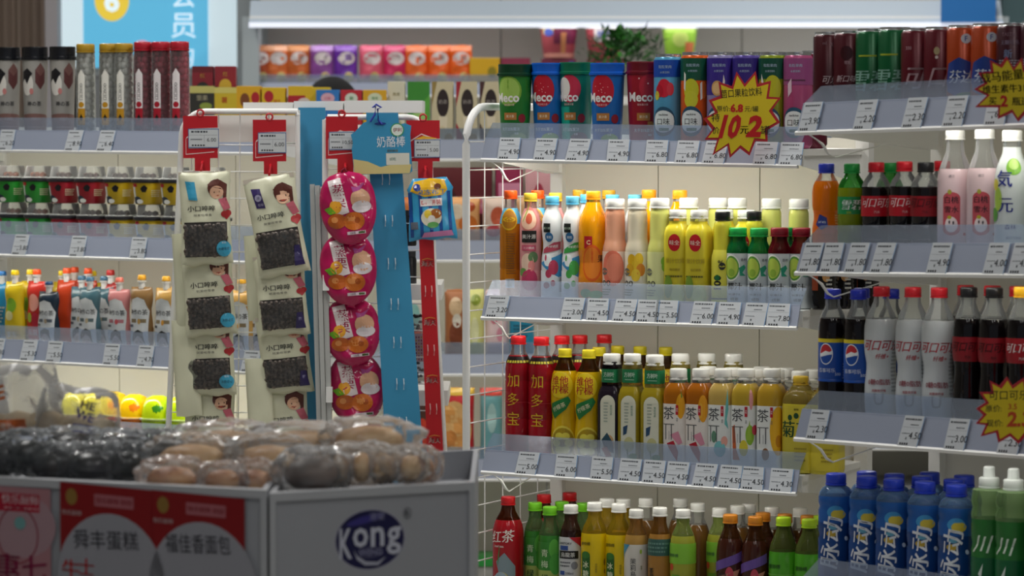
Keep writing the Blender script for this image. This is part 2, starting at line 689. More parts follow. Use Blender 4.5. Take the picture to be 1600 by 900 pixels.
def carton(spec, H):
    w, d = spec['R'] / 1000, spec.get('D', 40) / 1000
    root = thing(spec['name'], spec['desc'], spec.get('cat', 'box'))
    mb = MB()
    b = .0015
    vs = []
    for z, e in ((0, b), (b, 0), (H - b, 0), (H, b)):
        vs += [(-w + e, -d + e, z), (w - e, -d + e, z), (w - e, d - e, z), (-w + e, d - e, z)]
    fs = [(3, 2, 1, 0), (12, 13, 14, 15)]
    for i in range(3):
        for j in range(4):
            k = (j + 1) % 4
            fs.append((i * 4 + j, i * 4 + k, i * 4 + 4 + k, i * 4 + 4 + j))
    mb.add(vs, fs, spec['body']).build('carton_body', root, smooth=0)
    decals(root, spec['art'], lambda u, v, off: (u, -d - off, v), scale=(w, H), off=.0004, rough=.4)
    return root


def snackbag(spec, H):
    w = spec['R'] / 1000
    root = thing(spec['name'], spec['desc'], spec.get('cat', 'bag'))
    o, fn = bag('bag_body', root, lambda z: w * (1 - .05 * math.sin(math.pi * z)), H, spec.get('th', 16) / 1000, spec['body'], 10, 14, .0012, spec.get('seed', 5), back=.8)
    for z in (0, H - .008):
        MB().box(-w, -.0012, z, w, .0012, z + .008, mat(spec.get('seal', '#d8d4cc'), .4)).build('crimped_seal', root)
    decals(root, spec['art'], fn, cell=(.012, .012), scale=(w, H), off=.0006, rough=.3)
    return root


CLEAR = mat('#f4f7f7', .10, kind='clear', amount=.945)
CLEAR_LID = mat('#f4f6f6', .08, kind='clear', amount=.95)
BUILD = {'bottle': bottle, 'can': can, 'cup': cup, 'jar': jar, 'pouch': pouch, 'jelly': jelly, 'carton': carton, 'snackbag': snackbag}


# ------------------------------------------------------------------ shelf units
class Unit:
    def __init__(s, pl, yl, pr, yr, ym, depth, dzs, tmax=None, tmin=0.0, k=.05):
        a, b = P(pl, ym, yl), P(pr, ym, yr)
        s.O = Vector((a.x, a.y, 0))
        d = Vector((b.x - a.x, b.y - a.y, 0))
        s.L = d.length
        s.u = d.normalized()
        s.n = Vector((s.u.y, -s.u.x, 0))
        if s.n.y > 0:
            s.n = -s.n
        s.rz = math.atan2(s.n.x, -s.n.y)
        s.pl, s.pr, s.yl, s.yr = pl, pr, yl, yr
        s.depth, s.dzs, s.k = depth, dzs, k
        s.tmin, s.tmax = tmin, tmax if tmax is not None else s.L
        s.sh = {}

    def shelf(s, name, pyl, pyr):
        s.sh[name] = (P(s.pl, pyl, s.yl).z, P(s.pr, pyr, s.yr).z)

    def z(s, name, t):
        a, b = s.sh[name]
        return a + (b - a) * t / s.L

    def deck(s, name, t):
        return s.z(name, t) + s.dzs * .72

    def pt(s, t, n, z):
        return s.O + s.u * t + s.n * n + Vector((0, 0, z))

    def t_at(s, px, z, n):
        k = (px - 800) / FPX
        o = s.O + s.n * n
        return (k * (o.y * CP - (z - EYE) * SP) - o.x) / (s.u.x - k * s.u.y * CP)

    def extr(s, mb, name, sec, t0, t1, m, nseg=1):
        vs = []
        for i in range(nseg + 1):
            t = t0 + (t1 - t0) * i / nseg
            zz = s.z(name, t)
            vs += [s.pt(t, n, zz + dz) for n, dz in sec]
        c = len(sec)
        fs = []
        for i in range(nseg):
            for j in range(c):
                k = (j + 1) % c
                fs.append((i * c + j, i * c + k, (i + 1) * c + k, (i + 1) * c + j))
        fs.append(tuple(range(c - 1, -1, -1)))
        fs.append(tuple(nseg * c + j for j in range(c)))
        return mb.add(vs, fs, m)


WHITE = mat('#e9e8e2', .4)
WHITE2 = mat('#f1f1ee', .35)
PANEL = mat('#dcd9cc', .55)
STRIP = mat('#9ba3b6', .3)
LIP = mat('#ccd6e4', .12, kind='haze', amount=.875)


def recalc_fix(o):
    bm = bmesh.new()
    bm.from_mesh(o.data)
    bmesh.ops.recalc_face_normals(bm, faces=bm.faces)
    bm.to_mesh(o.data)
    bm.free()


def build_unit(u, name, label, shelves, floor_z=0.0, leds=(), end_plate=True, nback=3):
    root = thing(name, label, 'shelving', u.pt(u.L / 2, -u.depth / 2, 0))
    org = root.location.copy()
    D = u.depth
    for i, s in enumerate(shelves):
        mb = MB()
        u.extr(mb, s, [(-.03, u.dzs * .72), (-D, u.dzs * .72), (-D, u.dzs * .72 - .012), (-.03, u.dzs * .72 - .012)], u.tmin, u.tmax, WHITE)
        u.extr(mb, s, [(-.032, u.dzs * .72), (-.028, u.dzs * .72), (-.028, u.dzs * .72 - .03), (-.032, u.dzs * .72 - .03)], u.tmin, u.tmax, WHITE)
        sh = mb.build('shelf', root, origin=org, smooth=0)
        recalc_fix(sh)
        mb = MB()
        k = u.k
        u.extr(mb, s, [(0, 0), (-.017, u.dzs), (-.020, u.dzs), (-.004, -.001)], u.tmin, u.tmax, STRIP)
        recalc_fix(mb.build('price_strip', sh, origin=org, smooth=0))
        mb = MB()
        u.extr(mb, s, [(.003, -.004), (.004, .001), (.001, .004), (-.006, 0), (-.006, -.004)], u.tmin, u.tmax, WHITE2)
        recalc_fix(mb.build('strip_edge', sh, origin=org, smooth=0))
        mb = MB()
        u.extr(mb, s, [(-.016, u.dzs * .96), (-k * .95, u.dzs + .030), (-k * .95 - .0015, u.dzs + .030), (-.0175, u.dzs * .96)], u.tmin, u.tmax, LIP)
        recalc_fix(mb.build('clear_lip', sh, origin=org, smooth=0))
        for t in (u.tmin + .004, u.tmax - .004):
            mb = MB()
            u.extr(mb, s, [(-.03, u.dzs * .72), (-D, u.dzs * .72), (-D, -.03), (-D * .8, -.03), (-.03, .0)], t - .0015, t + .0015, WHITE2)
            recalc_fix(mb.build('bracket', sh, origin=org, smooth=0))
        if s in leds:
            mb = MB()
            u.extr(mb, s, [(-.035, u.dzs * .72 - .013), (-.055, u.dzs * .72 - .013), (-.055, u.dzs * .72 - .02), (-.035, u.dzs * .72 - .02)], u.tmin + .02, u.tmax - .02, mat('#fffaf0', .5, emit=2.0))
            recalc_fix(mb.build('led_strip', sh, origin=org, smooth=0))
            tm = (u.tmin + u.tmax) / 2
            c = u.pt(tm, -.045, u.z(s, tm) + u.dzs * .72 - .024)
            area('shelf_strip_light', c, u.tmax - u.tmin - .05, .012, leds[s] * LED_POWER, (1, .97, .88), (math.radians(25), 0, u.rz))
    top = shelves[0]
    nb = nback
    for i in range(nb):
        t0 = u.tmin + (u.tmax - u.tmin) * i / nb + .0012
        t1 = u.tmin + (u.tmax - u.tmin) * (i + 1) / nb - .0012
        vs = []
        for t in (t0, t1):
            for n in (-D, -D - .012):
                for z in (floor_z, u.deck(top, t) + .02):
                    vs.append(u.pt(t, n, z))
        o = MB().add(vs, [(0, 1, 3, 2), (4, 6, 7, 5), (0, 4, 5, 1), (2, 3, 7, 6), (1, 5, 7, 3), (0, 2, 6, 4)], PANEL).build('back_panel', root, origin=org, smooth=0)
        recalc_fix(o)
    for t in (u.tmin - .0, u.tmax):
        a = u.pt(t, -D - .012, 0)
        mb = MB()
        vs = []
        for dt in (-.014, .014):
            for n in (-D - .012, -D + .016):
                for z in (floor_z, u.deck(top, t) + .03):
                    vs.append(u.pt(t + dt, n, z))
        o = mb.add(vs, [(0, 1, 3, 2), (4, 6, 7, 5), (0, 4, 5, 1), (2, 3, 7, 6), (1, 5, 7, 3), (0, 2, 6, 4)], WHITE).build('post', root, origin=org, smooth=0)
        recalc_fix(o)
    # plinth
    mb = MB()
    vs = []
    for t in (u.tmin, u.tmax):
        for n in (-.06, -D):
            for z in (floor_z, floor_z + .12):
                vs.append(u.pt(t, n, z))
    recalc_fix(mb.add(vs, [(0, 1, 3, 2), (4, 6, 7, 5), (0, 4, 5, 1), (2, 3, 7, 6), (1, 5, 7, 3), (0, 2, 6, 4)], mat('#8d8f93', .5)).build('plinth', root, origin=org, smooth=0))
    return root


SPECS = {}
PROTO = {}
ORD = ['first', 'second', 'third', 'fourth', 'fifth', 'sixth', 'seventh', 'eighth', 'ninth', 'tenth', 'eleventh', 'twelfth']
PLACED = {}


def spec(key, builder, **kw):
    kw['builder'] = builder
    SPECS[key] = kw


def put(u, shelf, key, spots, anchor, where='', pytop=None, group=None, lift=0.0, variant=None):
    """places copies of a product: spots = [(px, row), ...]; labels count from the anchor"""
    sp = SPECS[key]
    w = sp['R'] / 1000
    dep = sp.get('dep', sp['R']) / 1000
    cnt = {}
    for (px, row) in spots:
        n = -(u.k * .95 + .004 + dep + row * (2 * dep + .003))
        zg = u.deck(shelf, u.L / 2)
        t = u.t_at(px, zg + .1, n)
        z = u.deck(shelf, t) + lift
        if key not in PROTO:
            y = u.pt(t, n, 0).y
            H = sp['H'] / 1000 if 'H' in sp else P(px, pytop, y).z - z
            PROTO[key] = BUILD[sp['builder']](sp, H)
            PROTO[key]['h'] = H
            o = PROTO[key]
            KIDS[o.name] = list(o.children)
        else:
            o = copy_tree(PROTO[key])
        t = u.t_at(px, zg + PROTO[key]['h'] * .55, n)
        z = u.deck(shelf, t) + lift + .0006
        o.location = u.pt(t, n, z)
        o.rotation_euler = (0, 0, u.rz + random.uniform(-.05, .05) + sp.get('turn', 0))
        r = int(row + .3)
        k = cnt.get(r, 0)
        cnt[r] = k + 1
        same = [q for q in spots if int(q[1] + .3) == r]
        lab = sp['desc'] + where
        if r:
            lab += ', ' + ['', 'second', 'third', 'fourth'][r] + ' row'
        if len(same) > 1:
            lab += ', ' + ORD[k] + ' from ' + anchor
        if len(lab.split()) > 16 or len(lab.split()) < 4:
            print('LABEL', len(lab.split()), lab)
        o['label'] = lab
        o['group'] = group or sp.get('group', sp['desc'].replace(',', '') + 's')
    return
# ------------------------------------------------------------------ the setting
def struct(name, mb, m=None, **k):
    return tag(mb.build(name, None, m, **k), kind='structure')


FLOOR_M = speckled('#b9b7b0', '#a5a39c', 3, .35)
struct('floor', MB().box(-5, -1, -.1, 5, 13.2, 0, FLOOR_M), smooth=0)
struct('ceiling', MB().box(-5, -1, CEIL, 5, 13.2, CEIL + .1, mat('#dcdcd8', .7)), smooth=0)
struct('wall_back', MB().box(-5, 13.0, 0, 5, 13.2, CEIL, mat('#8e908f', .7)), smooth=0)
struct('wall_left', MB().box(-5.1, -1, 0, -5, 13.2, CEIL, mat('#a7a49c', .7)), smooth=0)
struct('wall_right', MB().box(5, -1, 0, 5.1, 13.2, CEIL, mat('#a7a49c', .7)), smooth=0)
for i, (lx, ly, lp) in enumerate(CEILING_LAMPS):
    t = thing('ceiling_lamp', 'long white ceiling lamp over the ' + ['front aisle by the jelly shelves', 'front aisle by the soda shelves', 'rear aisle by the lit screen', 'rear aisle by the long canopy shelf', 'near aisle before the logo bin', 'near aisle before the poster bin'][i], 'lamp', (lx, ly, CEIL), group='ceiling lamps')
    MB().box(-.16, -1.18, -.05, .16, 1.18, -.001, mat('#e6e6e6', .4)).build('lamp_housing', t, smooth=0)
    MB().box(-.14, -1.15, -.06, .14, 1.15, -.05, mat('#ffffff', .4, emit=1.5)).build('diffuser', t, smooth=0)

# ------------------------------------------------------------------ the three shelf units in front
A = Unit(752, 6.35, 1245, 6.03, 500, .34, .044, tmax=None)
A.shelf('upper', 250, 260); A.shelf('second', 497, 513); A.shelf('third', 738, 772); A.shelf('low', 985, 1036)
Bu = Unit(1243, 5.55, 1600, 5.13, 430, .36, .052, k=.062)
Bu.tmax = .86
Bu.shelf('upper', 208, 196); Bu.shelf('second', 427, 431); Bu.shelf('third', 686, 713); Bu.shelf('low', 950, 1000)
Cu = Unit(0, 7.65, 272, 7.36, 430, .36, .050, k=.06)
Cu.tmax = .80
Cu.tmin = -.3
Cu.shelf('upper', 236, 239); Cu.shelf('second', 399, 407); Cu.shelf('third', 563, 577); Cu.shelf('low', 704, 722)
UA = build_unit(A, 'display_shelving', 'white shelving of bottled juice and tea with a wire side panel', ['upper', 'second', 'third', 'low'], leds={'upper': 2.0, 'second': .6, 'third': .4})
UB = build_unit(Bu, 'display_shelving', 'white shelving of cola, soda and energy drink bottles, in front of the juice shelving', ['upper', 'second', 'third', 'low'], leds={'upper': 1.1, 'second': .6, 'third': .4})
build_unit(Cu, 'display_shelving', 'white shelving of milk tea cups, jelly cups and spouted pouches', ['upper', 'second', 'third', 'low'], leds={'upper': 2.0, 'second': 1.3, 'third': 2.6})


def wire_panel(name, label, u, t, n0, n1, ztop, zlow, r=.008, rows=None, cols=5, curve=.06):
    root = thing(name, label, 'wire panel', u.pt(t, (n0 + n1) / 2, 0))
    org = root.location.copy()
    pts = [u.pt(t, n0, zlow)]
    pts.append(u.pt(t, n0, ztop - curve))
    for i in range(1, 7):
        a = math.pi / 2 * i / 6
        pts.append(u.pt(t, n0 - curve * (1 - math.cos(a)), ztop - curve + curve * math.sin(a)))
    pts.append(u.pt(t, n1, ztop))
    pts.append(u.pt(t, n1, ztop - .02))
    pts.append(u.pt(t, n1, zlow))
    MB().tube([p - org for p in pts], r, 10, WHITE2).build('tube_frame', root, smooth=60)
    z = ztop - .07
    while z > zlow:
        MB().tube([u.pt(t, n0, z) - org, u.pt(t, n1, z) - org], .0014, 6, WHITE2).build('wire', root)
        z -= .056
    for i in range(1, cols):
        n = n0 + (n1 - n0) * i / cols
        MB().tube([u.pt(t, n, zlow) - org, u.pt(t, n, ztop) - org], .0014, 6, WHITE2).build('wire', root)
    return root


for uu, uroot in ((A, UA), (Bu, UB)):
    shelves_ = [q for q in uroot.children if q.name.startswith('shelf')]
    for i, sname in enumerate(('upper', 'second', 'third')):
        z0 = uu.z(sname, .03)
        pts_ = [uu.pt(.012, -.012, z0 + .0), uu.pt(.02, -.03, z0 - .012), uu.pt(.024, -.04, z0 - .02), uu.pt(.028, -.05, z0 - .036), uu.pt(.028, -.065, z0 - .043), uu.pt(.02, -.2, z0 - .02), uu.pt(.015, -.33, z0 - .03)]
        MB().tube([q - uroot.location for q in pts_], [.0012, .0012, .0026, .0026, .0013, .0012, .0012], 8, WHITE2).build('light_cable', shelves_[i])
za = P(760, 166, 6.3).z
wire_panel('side_panel', 'white wire side panel with rounded tube frame closing the juice shelving', A, -.022, .022, -.36, za, .05, cols=5, curve=.075)

# ------------------------------------------------------------------ what stands on the shelves


def tint(c):
    return mat(c, .07, kind='clear', amount=.80)


def liq(c, a=.25, rough=.08):
    return mat(c, rough, kind='liquid', amount=a)


WC = mat('#f2f2ee', .35)
K, W_, RD = '#15161a', '#f4f4f0', '#c01322'
# --- juice shelving, upper shelf: fruit tea cups and cans
def fruitcup(key, body, cap, art, desc, turn=-.2):
    spec(key, 'cup', name='drink_cup', R=36, body=mat(body, .3), cap=mat(cap, .3), desc=desc, turn=turn, group='fruit tea cups on the upper juice shelf', art=art + [
        T('Meco', .15, .58, .52, '#f1ece8', .03), T('蜜谷果汁茶', .3, .49, .12, '#e9c4c0'), R(-.05, .30, .75, .39, '#b7793a'), T('果汁茶', .35, .345, .16, '#f3e6c8'),
        T('大于25%果汁', .35, .185, .2, '#e6ece6', .02), T('含量', .75, .13, .12, '#e6ece6'), EL(1.1, .32, .24, .055, '#8c1f2a')])


fruitcup('cup_lime', '#257a2c', '#0c3d22', [EL(.25, .66, .80, .19, '#7fae3c'), EL(.25, .67, .68, .16, '#a4c85c')] + [R(.24, .67, .26, .82, '#7fae3c', rot=a) for a in (0, .8, -.8)] + [EL(.9, .06, .6, .08, '#7fa050')], 'lime fruit tea cup with dark green lid')
fruitcup('cup_blue', '#1668b4', '#1460c8', [EL(.3, .66, .72, .20, '#c01c30')] + [EL(.3 + .42 * math.cos(i * 2.4) * (i / 9), .67 + .12 * math.sin(i * 2.4) * (i / 9), .03, .006, '#f4b0b0', 6) for i in range(10)] + [EL(.8, .07, .6, .07, '#7ca84a')], 'blue fruit tea cup with red berry and blue lid')
fruitcup('cup_teal', '#11705c', '#0d6a4a', [EL(.35, .68, .7, .17, '#c8304a'), EL(.0, .69, .42, .13, '#e9e4dc'), R(-.6, 0, .35, .46, '#17a088'), EL(1.0, .07, .6, .08, '#6b4a4a')], 'teal fruit tea cup with cut white fruit and green lid', -.35)
fruitcup('cup_red', '#a01a2c', '#6e1020', [EL(.7, .70, .6, .16, '#b82438'), EL(.1, .8, .05, .01, '#f0c0c0', 6), EL(.6, .74, .05, .01, '#f0c0c0', 6), R(.6, .24, 1.2, .29, '#b7793a')], 'dark red fruit tea cup with maroon lid', 0.1)
PW = 'wire panel'
put(A, 'upper', 'cup_lime', [(805, 0)], PW, pytop=101)
put(A, 'upper', 'cup_blue', [(857, .35), (949, 0)], PW, pytop=99)
put(A, 'upper', 'cup_teal', [(901, .5)], PW, pytop=98)
put(A, 'upper', 'cup_red', [(1006, .25)], PW, pytop=97)


def slimcan(key, top, bot, extra, desc, split=.75, turn=0):
    spec(key, 'can', name='drink_can', R=28, body=mat(bot, .25, .2), desc=desc, turn=turn, group='tall fruit drink cans on the upper juice shelf', art=[
        R(-2.6, split, 2.6, .935, top), T('粒粒果肉', .2, .86, .22, '#9fb4c8'), T('水果饮料', .2, .80, .16, '#9fb4c8')] + extra + [
        EL(.1, .27, .78, .145, '#dfe8e6'), RING(.1, .27, .86, .16, .04, '#27506a'), T('nackine', .1, .345, .16, '#2a2f33'), T('口味', .1, .27, .46, '#20262a', .01), R(-.2, .17, .5, .20, '#187050'), T('果粒', .1, .13, .2, '#187050', .03)])


slimcan('can_straw', '#1a49a8', '#5aa6cc', [EL(.15, .63, .5, .10, '#cc2438'), EL(-.2, .60, .3, .07, '#b81c30'), EL(-.4, .55, .2, .05, '#c8c43a'), EL(.6, .62, .25, .07, '#d23a48')], 'light blue drink can with red strawberries')
slimcan('can_pear', '#14503a', '#e0601c', [EL(.1, .60, .55, .12, '#c4c42c'), EL(.1, .50, .5, .09, '#c9c834'), EL(1.0, .60, .3, .09, '#e07828'), R(-.45, .6, -.3, .78, '#e4e4da', rot=-.2), R(.75, .5, .9, .68, '#e4e4da', rot=.15)], 'orange drink can with yellow pear', .7)
slimcan('can_grape', '#3a2b88', '#8f88b8', [EL(.1, .62, .42, .08, '#caa060'), EL(.1, .62, .32, .06, '#dcb880'), EL(.8, .60, .28, .06, '#dce0e4'), R(.5, .62, .62, .74, '#e4e4da', rot=-.6)], 'purple drink can with cut passion fruit', .55)
slimcan('can_violet', '#35287c', '#5a4a9c', [EL(.6, .5, .5, .1, '#8a7ab8')], 'plain violet drink can behind the yellow starburst sign', .4)
slimcan('can_green', '#0e4a38', '#8a9a24', [EL(.4, .62, .6, .14, '#b8bc28'), R(-.5, .55, -.3, .74, '#e4e4da', rot=-.4), EL(-.6, .6, .3, .1, '#c87828')], 'green drink can beside the starburst sign', .72)
slimcan('can_pink', '#93487c', '#b0507c', [R(-.9, .7, .9, .715, '#5c3048'), R(-.35, .56, -.05, .70, '#d8c0cc', rot=.2)], 'mauve pink drink can at the soda shelving end', .66)
for k, px in (('can_straw', 1044), ('can_pear', 1086), ('can_grape', 1127), ('can_violet', 1167), ('can_green', 1208), ('can_pink', 1247)):
    put(A, 'upper', k, [(px, 0)], PW, pytop={'can_straw': 85}.get(k, 82))
spec('can_maroon', 'can', name='drink_can', R=26, body=mat('#6c1430', .25, .2), desc='maroon drink can behind the pink can', group='tall fruit drink cans on the upper juice shelf', art=[T('果味', .4, .5, .4, '#c8a8b0')])
put(A, 'upper', 'can_maroon', [(1272, 1)], PW, pytop=80)

# --- juice shelving, second shelf
J = dict(name='juice_bottle')
spec('tea_orange', 'bottle', name='tea_bottle', R=21.9, shape='pet', body=liq('#c8780c', .12), fill=.82, cap=mat('#e85a18', .35), capr=13.5, desc='orange iced tea bottle with orange cap', sleeve=[(.70, .84, '#5ab4dc')],
     art=[EL(.35, .74, .82, .10, '#d2a614'), RING(.35, .74, .7, .085, .06, '#a86e10'), T('茶', .35, .74, .9, '#a86e10', .02), LINES(.1, .24, 1.0, .62, 17, '#7a4a10'), R(.05, .12, .85, .20, '#d9dcd8')] + [R(.12 + i * .09, .125, .16 + i * .09 + .02 * (i % 3), .195, '#40444a') for i in range(8)])
put(A, 'second', 'tea_orange', [(798, 0), (840, 1)], PW, pytop=298)
spec('peach', 'bottle', **J, R=21.9, shape='pet', body=mat('#e8a0a0', .11), fill=.86, cap=mat('#e4c43c', .35), capr=13.5, desc='pink peach juice bottle with yellow cap', neck=tint('#f0c0b8'),
     art=[EL(.3, .76, .95, .115, '#d88078'), EL(.3, .76, .8, .095, '#f0c4a8'), EL(.35, .765, .32, .05, '#c8583c'), EL(.1, .85, .4, .02, '#8cae3c', rot=.3), R(-.35, .545, 1.05, .655, '#23211f'), T('美汁源', .35, .60, .4, '#f4f0ea', .01), R(-.35, .47, 1.0, .52, '#c8506c'), T('汁汁桃桃', .33, .495, .24, '#f6d8d8'), EL(.2, .36, .6, .085, '#f2d0b8'), EL(.75, .41, .45, .05, '#5f7f54'), EL(-.2, .27, .4, .04, '#6f9f50'), EL(.4, .2, .75, .10, '#c83c64'), EL(.6, .33, .3, .05, '#e88c88')])
put(A, 'second', 'peach', [(829, 0), (868, 1)], PW, pytop=302)
for key, acc, fr2, d in (('milk_red', '#b84a5c', '#c0405c', 'white yogurt drink bottle with red fruit splash'), ('milk_green', '#3c9c48', '#4cae50', 'white yogurt drink bottle with green fruit splash')):
    spec(key, 'bottle', name='yogurt_bottle', R=21.9, shape='yogurt', body=mat('#eef0f0', .1), fill=.9, cap=mat('#62bce0', .35), capr=13.8, neck=mat('#dfe6ea', .15), desc=d, cat='bottle',
         art=[R(-.5, .66, .25, .745, '#1c211f'), T('美汁源', -.12, .70, .22, '#c8e0c8'), EL(.1, .615, .42, .045, '#2c6ca0'), T('果粒', .1, .615, .26, '#e6eef4', .02), PG([(-.6, .46), (1.5, .50), (1.5, .575), (.6, .565), (-.6, .50)], acc), T('果粒奶优', .5, .525, .28, '#f4f4f0', .03, shear=.2, rot=.12), PG([(-.9, .37), (1.7, .47), (1.7, .20), (.9, .24)], '#3c94c8'), PG([(-.9, .0), (1.7, .0), (1.7, .2), (.2, .28), (-.9, .3)], '#e9eef0'), EL(.0, .40, .38, .06, '#eef4f4'), EL(-.2, .42, .1, .03, fr2), EL(.55, .33, .45, .07, fr2), EL(.1, .27, .28, .04, fr2), EL(.5, .18, .2, .03, fr2), EL(-.1, .16, .3, .03, fr2), R(1.05, .10, 1.5, .24, '#e6e8ea')] + [R(1.08, .10 + i * .014, 1.48, .106 + i * .014, '#30343a') for i in range(10)])
put(A, 'second', 'milk_red', [(863, 0)], PW, pytop=307)
put(A, 'second', 'milk_green', [(895, 0)], PW, pytop=307)
spec('lightblue_back', 'bottle', name='yogurt_bottle', R=21.9, shape='yogurt', body=mat('#e4e8ea', .11), fill=.9, cap=mat('#5cb4d8', .35), capr=13.8, neck=mat('#dfe6ea', .15), desc='white yogurt bottle with light blue cap, hidden', art=[])
put(A, 'second', 'lightblue_back', [(917, 1), (957, 1), (992, 1.3)], PW, pytop=304)
spec('yellowcap', 'bottle', **J, R=21.9, shape='pet', body=liq('#e0a0a0', .2), fill=.8, cap=mat('#dca428', .35), capr=13.5, desc='pink juice bottle with mustard cap, mostly hidden', art=[])
put(A, 'second', 'yellowcap', [(905, 2), (951, 2)], PW, pytop=297)
spec('orange', 'bottle', **J, R=29.8, shape='waist', body=liq('#f2a008', .08), fill=.90, cap=mat('#f2a418', .35), capr=14.5, desc='orange juice bottle with yellow orange cap', neck=tint('#f4b020'),
     art=[R(-.2, .49, .35, .60, '#c4202c'), T('C', .1, .545, .3, '#f4d8a0', .04), R(-1.4, .05, 1.6, .48, '#ee8c10'), EL(.35, .36, .72, .165, '#e8641c'), EL(.35, .36, .62, .14, '#f08828')] + [R(.33, .36, .37, .49, '#e8641c', rot=a) for a in (0, 1.05, 2.1)] + [T('果粒', 1.25, .40, .5, '#2a2418', .03), EL(-.1, .09, .4, .04, '#4c9a2c'), EL(.6, .08, .5, .035, '#64ac34'), R(-.9, .03, 1.5, .045, '#3a6420')])
put(A, 'second', 'orange', [(927, 0)], PW, pytop=299)
spec('orange_back', 'bottle', **J, R=28.1, shape='waist', body=liq('#f2a008', .1), fill=.90, cap=mat('#ee9c18', .35), capr=14.5, desc='orange juice bottle with orange cap', art=[])
put(A, 'second', 'orange_back', [(1014, 1), (1062, 1)], PW, pytop=297)
for key, body, label_, d, fruit in (
        ('rong_pink', '#f0b090', '#f3dccb', 'pale pink grapefruit juice bottle with wide white cap', [EL(.25, .34, .95, .17, '#e87a60'), EL(.4, .35, .7, .13, '#ee8c70')]),
        ('rong_white', '#e6ddc4', '#ece6d2', 'cloudy white juice bottle with yellow fruit and white cap', [EL(.25 + a, .36 + b, .36, .06, c) for a, b, c in ((-.3, .06, '#e8b820'), (.3, .07, '#ecc430'), (0, 0, '#e8c02c'), (-.45, -.03, '#e0a824'), (.45, -.03, '#e08c2c'), (.05, -.08, '#eac83c'))]),
        ('rong_green', '#dfe27e', '#e3e6a0', 'pale green grape juice bottle with wide white cap', [EL(1.05 + a, .36 + b, .27, .045, '#8cc832') for a, b in ((0, .08), (-.2, 0), (.15, -.0), (0, -.08), (.2, -.14), (-.25, .05))])):
    spec(key, 'bottle', **J, R=24.6, shape='widemouth', body=liq(body, .18), fill=.93, cap=WC, capr=19, caph=20, neck=tint(body), desc=d, sleeve=[(.03, .50, label_)],
         art=fruit + [T('容', -.5, .31, .4, '#4c5048', .0), RING(-.5, .31, .32, .035, .02, '#6c7068'), T('100', -.45, .20, .46, '#30342c', .01, w=1.1), LINES(-.9, .08, .1, .15, 3, '#8a8c70')])
put(A, 'second', 'rong_pink', [(961, 0)], PW, pytop=311)
put(A, 'second', 'rong_white', [(996, 0)], PW, pytop=311)
put(A, 'second', 'rong_green', [(1031, 0), (1076, 1), (1122, 1.6), (1152, 1.6), (1205, 1.6), (1248, 1.6)], PW, pytop=310)
spec('weiquan', 'bottle', **J, R=23.5, shape='square', sq=4.0, body=liq('#e4d43c', .1), fill=.88, cap=WC, capr=17, caph=17, desc='yellow juice bottle with red badge and white cap', neck=tint('#eeeeb0'),
     art=[EL(.15, .66, .55, .09, '#c41c28'), T('味全', .15, .66, .42, '#f4e0d0', .02), T('果汁饮料', .2, .47, .42, '#b8a42c', .02), T('每日健康', .2, .38, .22, '#a8942c'), LINES(-.7, .29, .9, .33, 1, '#5c5820'), EL(.5, .12, .75, .11, '#c8d44c'), EL(.5, .12, .6, .08, '#dce47c'), EL(-.4, .2, .4, .12, '#7c9c30')])
put(A, 'second', 'weiquan', [(1059, 0), (1092, 0), (1132, .9), (1166, .9)], PW, pytop=328)
spec('hundred', 'bottle', **J, R=21.4, shape='widemouth', body=liq('#dcd440', .12), fill=.9, cap=mat('#17181a', .3), capr=15, caph=17, desc='yellow juice bottle with sideways 100 print and black cap', neck=CLEAR, sleeve=[(.05, .60, '#dfd94e')],
     art=[T('100', -.1, .26, .75, '#1c1e1c', .03, rot=math.pi / 2), T('%', .2, .46, .55, '#30342c'), EL(-.1, .31, .25, .03, '#1f6a3a'), RING(.35, .43, .3, .04, .03, '#30342c'), R(-.9, .08, .8, .095, '#4a4a18')])
put(A, 'second', 'hundred', [(1129, 0), (1178, .9)], PW, pytop=331)
for key, cap_, ncol, d in (('lime_green', '#1fae50', '#1c9c50', 'white sleeved lime coconut juice bottle with green cap'), ('lime_red', '#8c1428', '#8c1c2c', 'white sleeved lime juice bottle with dark red cap')):
    spec(key, 'bottle', **J, R=22.5, shape='pet', body=mat('#c9d0d2', .22), fill=.68, cap=mat(cap_, .35), capr=17.5, caph=17, neck=tint(ncol), desc=d,
         art=[EL(-.2, .50, .8, .17, '#eceee8'), EL(-.2, .50, .72, .15, '#5c9c3c'), EL(-.2, .50, .62, .125, '#b4cc50'), EL(-.15, .44, .3, .05, '#8cb03c'), PG([(.5, .5), (.95, .54), (1.1, .5), (.8, .44), (1.1, .40), (.6, .40)], '#1f8c70'), T('椰汁', .1, .27, .62, '#15181a', .03), T('NFC椰子水', .1, .17, .2, '#2c3030'), T('0蔗糖', .1, .11, .26, '#2c3030', .02), T('青柠', .9, .60, .26, '#30343a')])
put(A, 'second', 'lime_green', [(1153, 0), (1186, 0), (1226, 1)], PW, pytop=356)
put(A, 'second', 'lime_red', [(1218, 0), (1252, .25)], PW, pytop=356)
spec('soy', 'bottle', name='coffee_bottle', R=23.5, shape='square', sq=4.0, body=mat('#171412', .11), fill=.86, cap=mat('#e4e4e0', .35), capr=15, desc='black coffee bottle with yellow spot and white cap', H=185,
     art=[EL(.3, .55, .6, .16, '#c8b41c'), EL(.5, .35, .35, .06, '#b88850'), R(-.8, .2, -.2, .4, '#8a3c20'), LINES(.5, .2, 1.2, .6, 9, '#c8c8c0')])
put(A, 'second', 'soy', [(1290, .1), (1318, 1), (1352, 2)], PW)

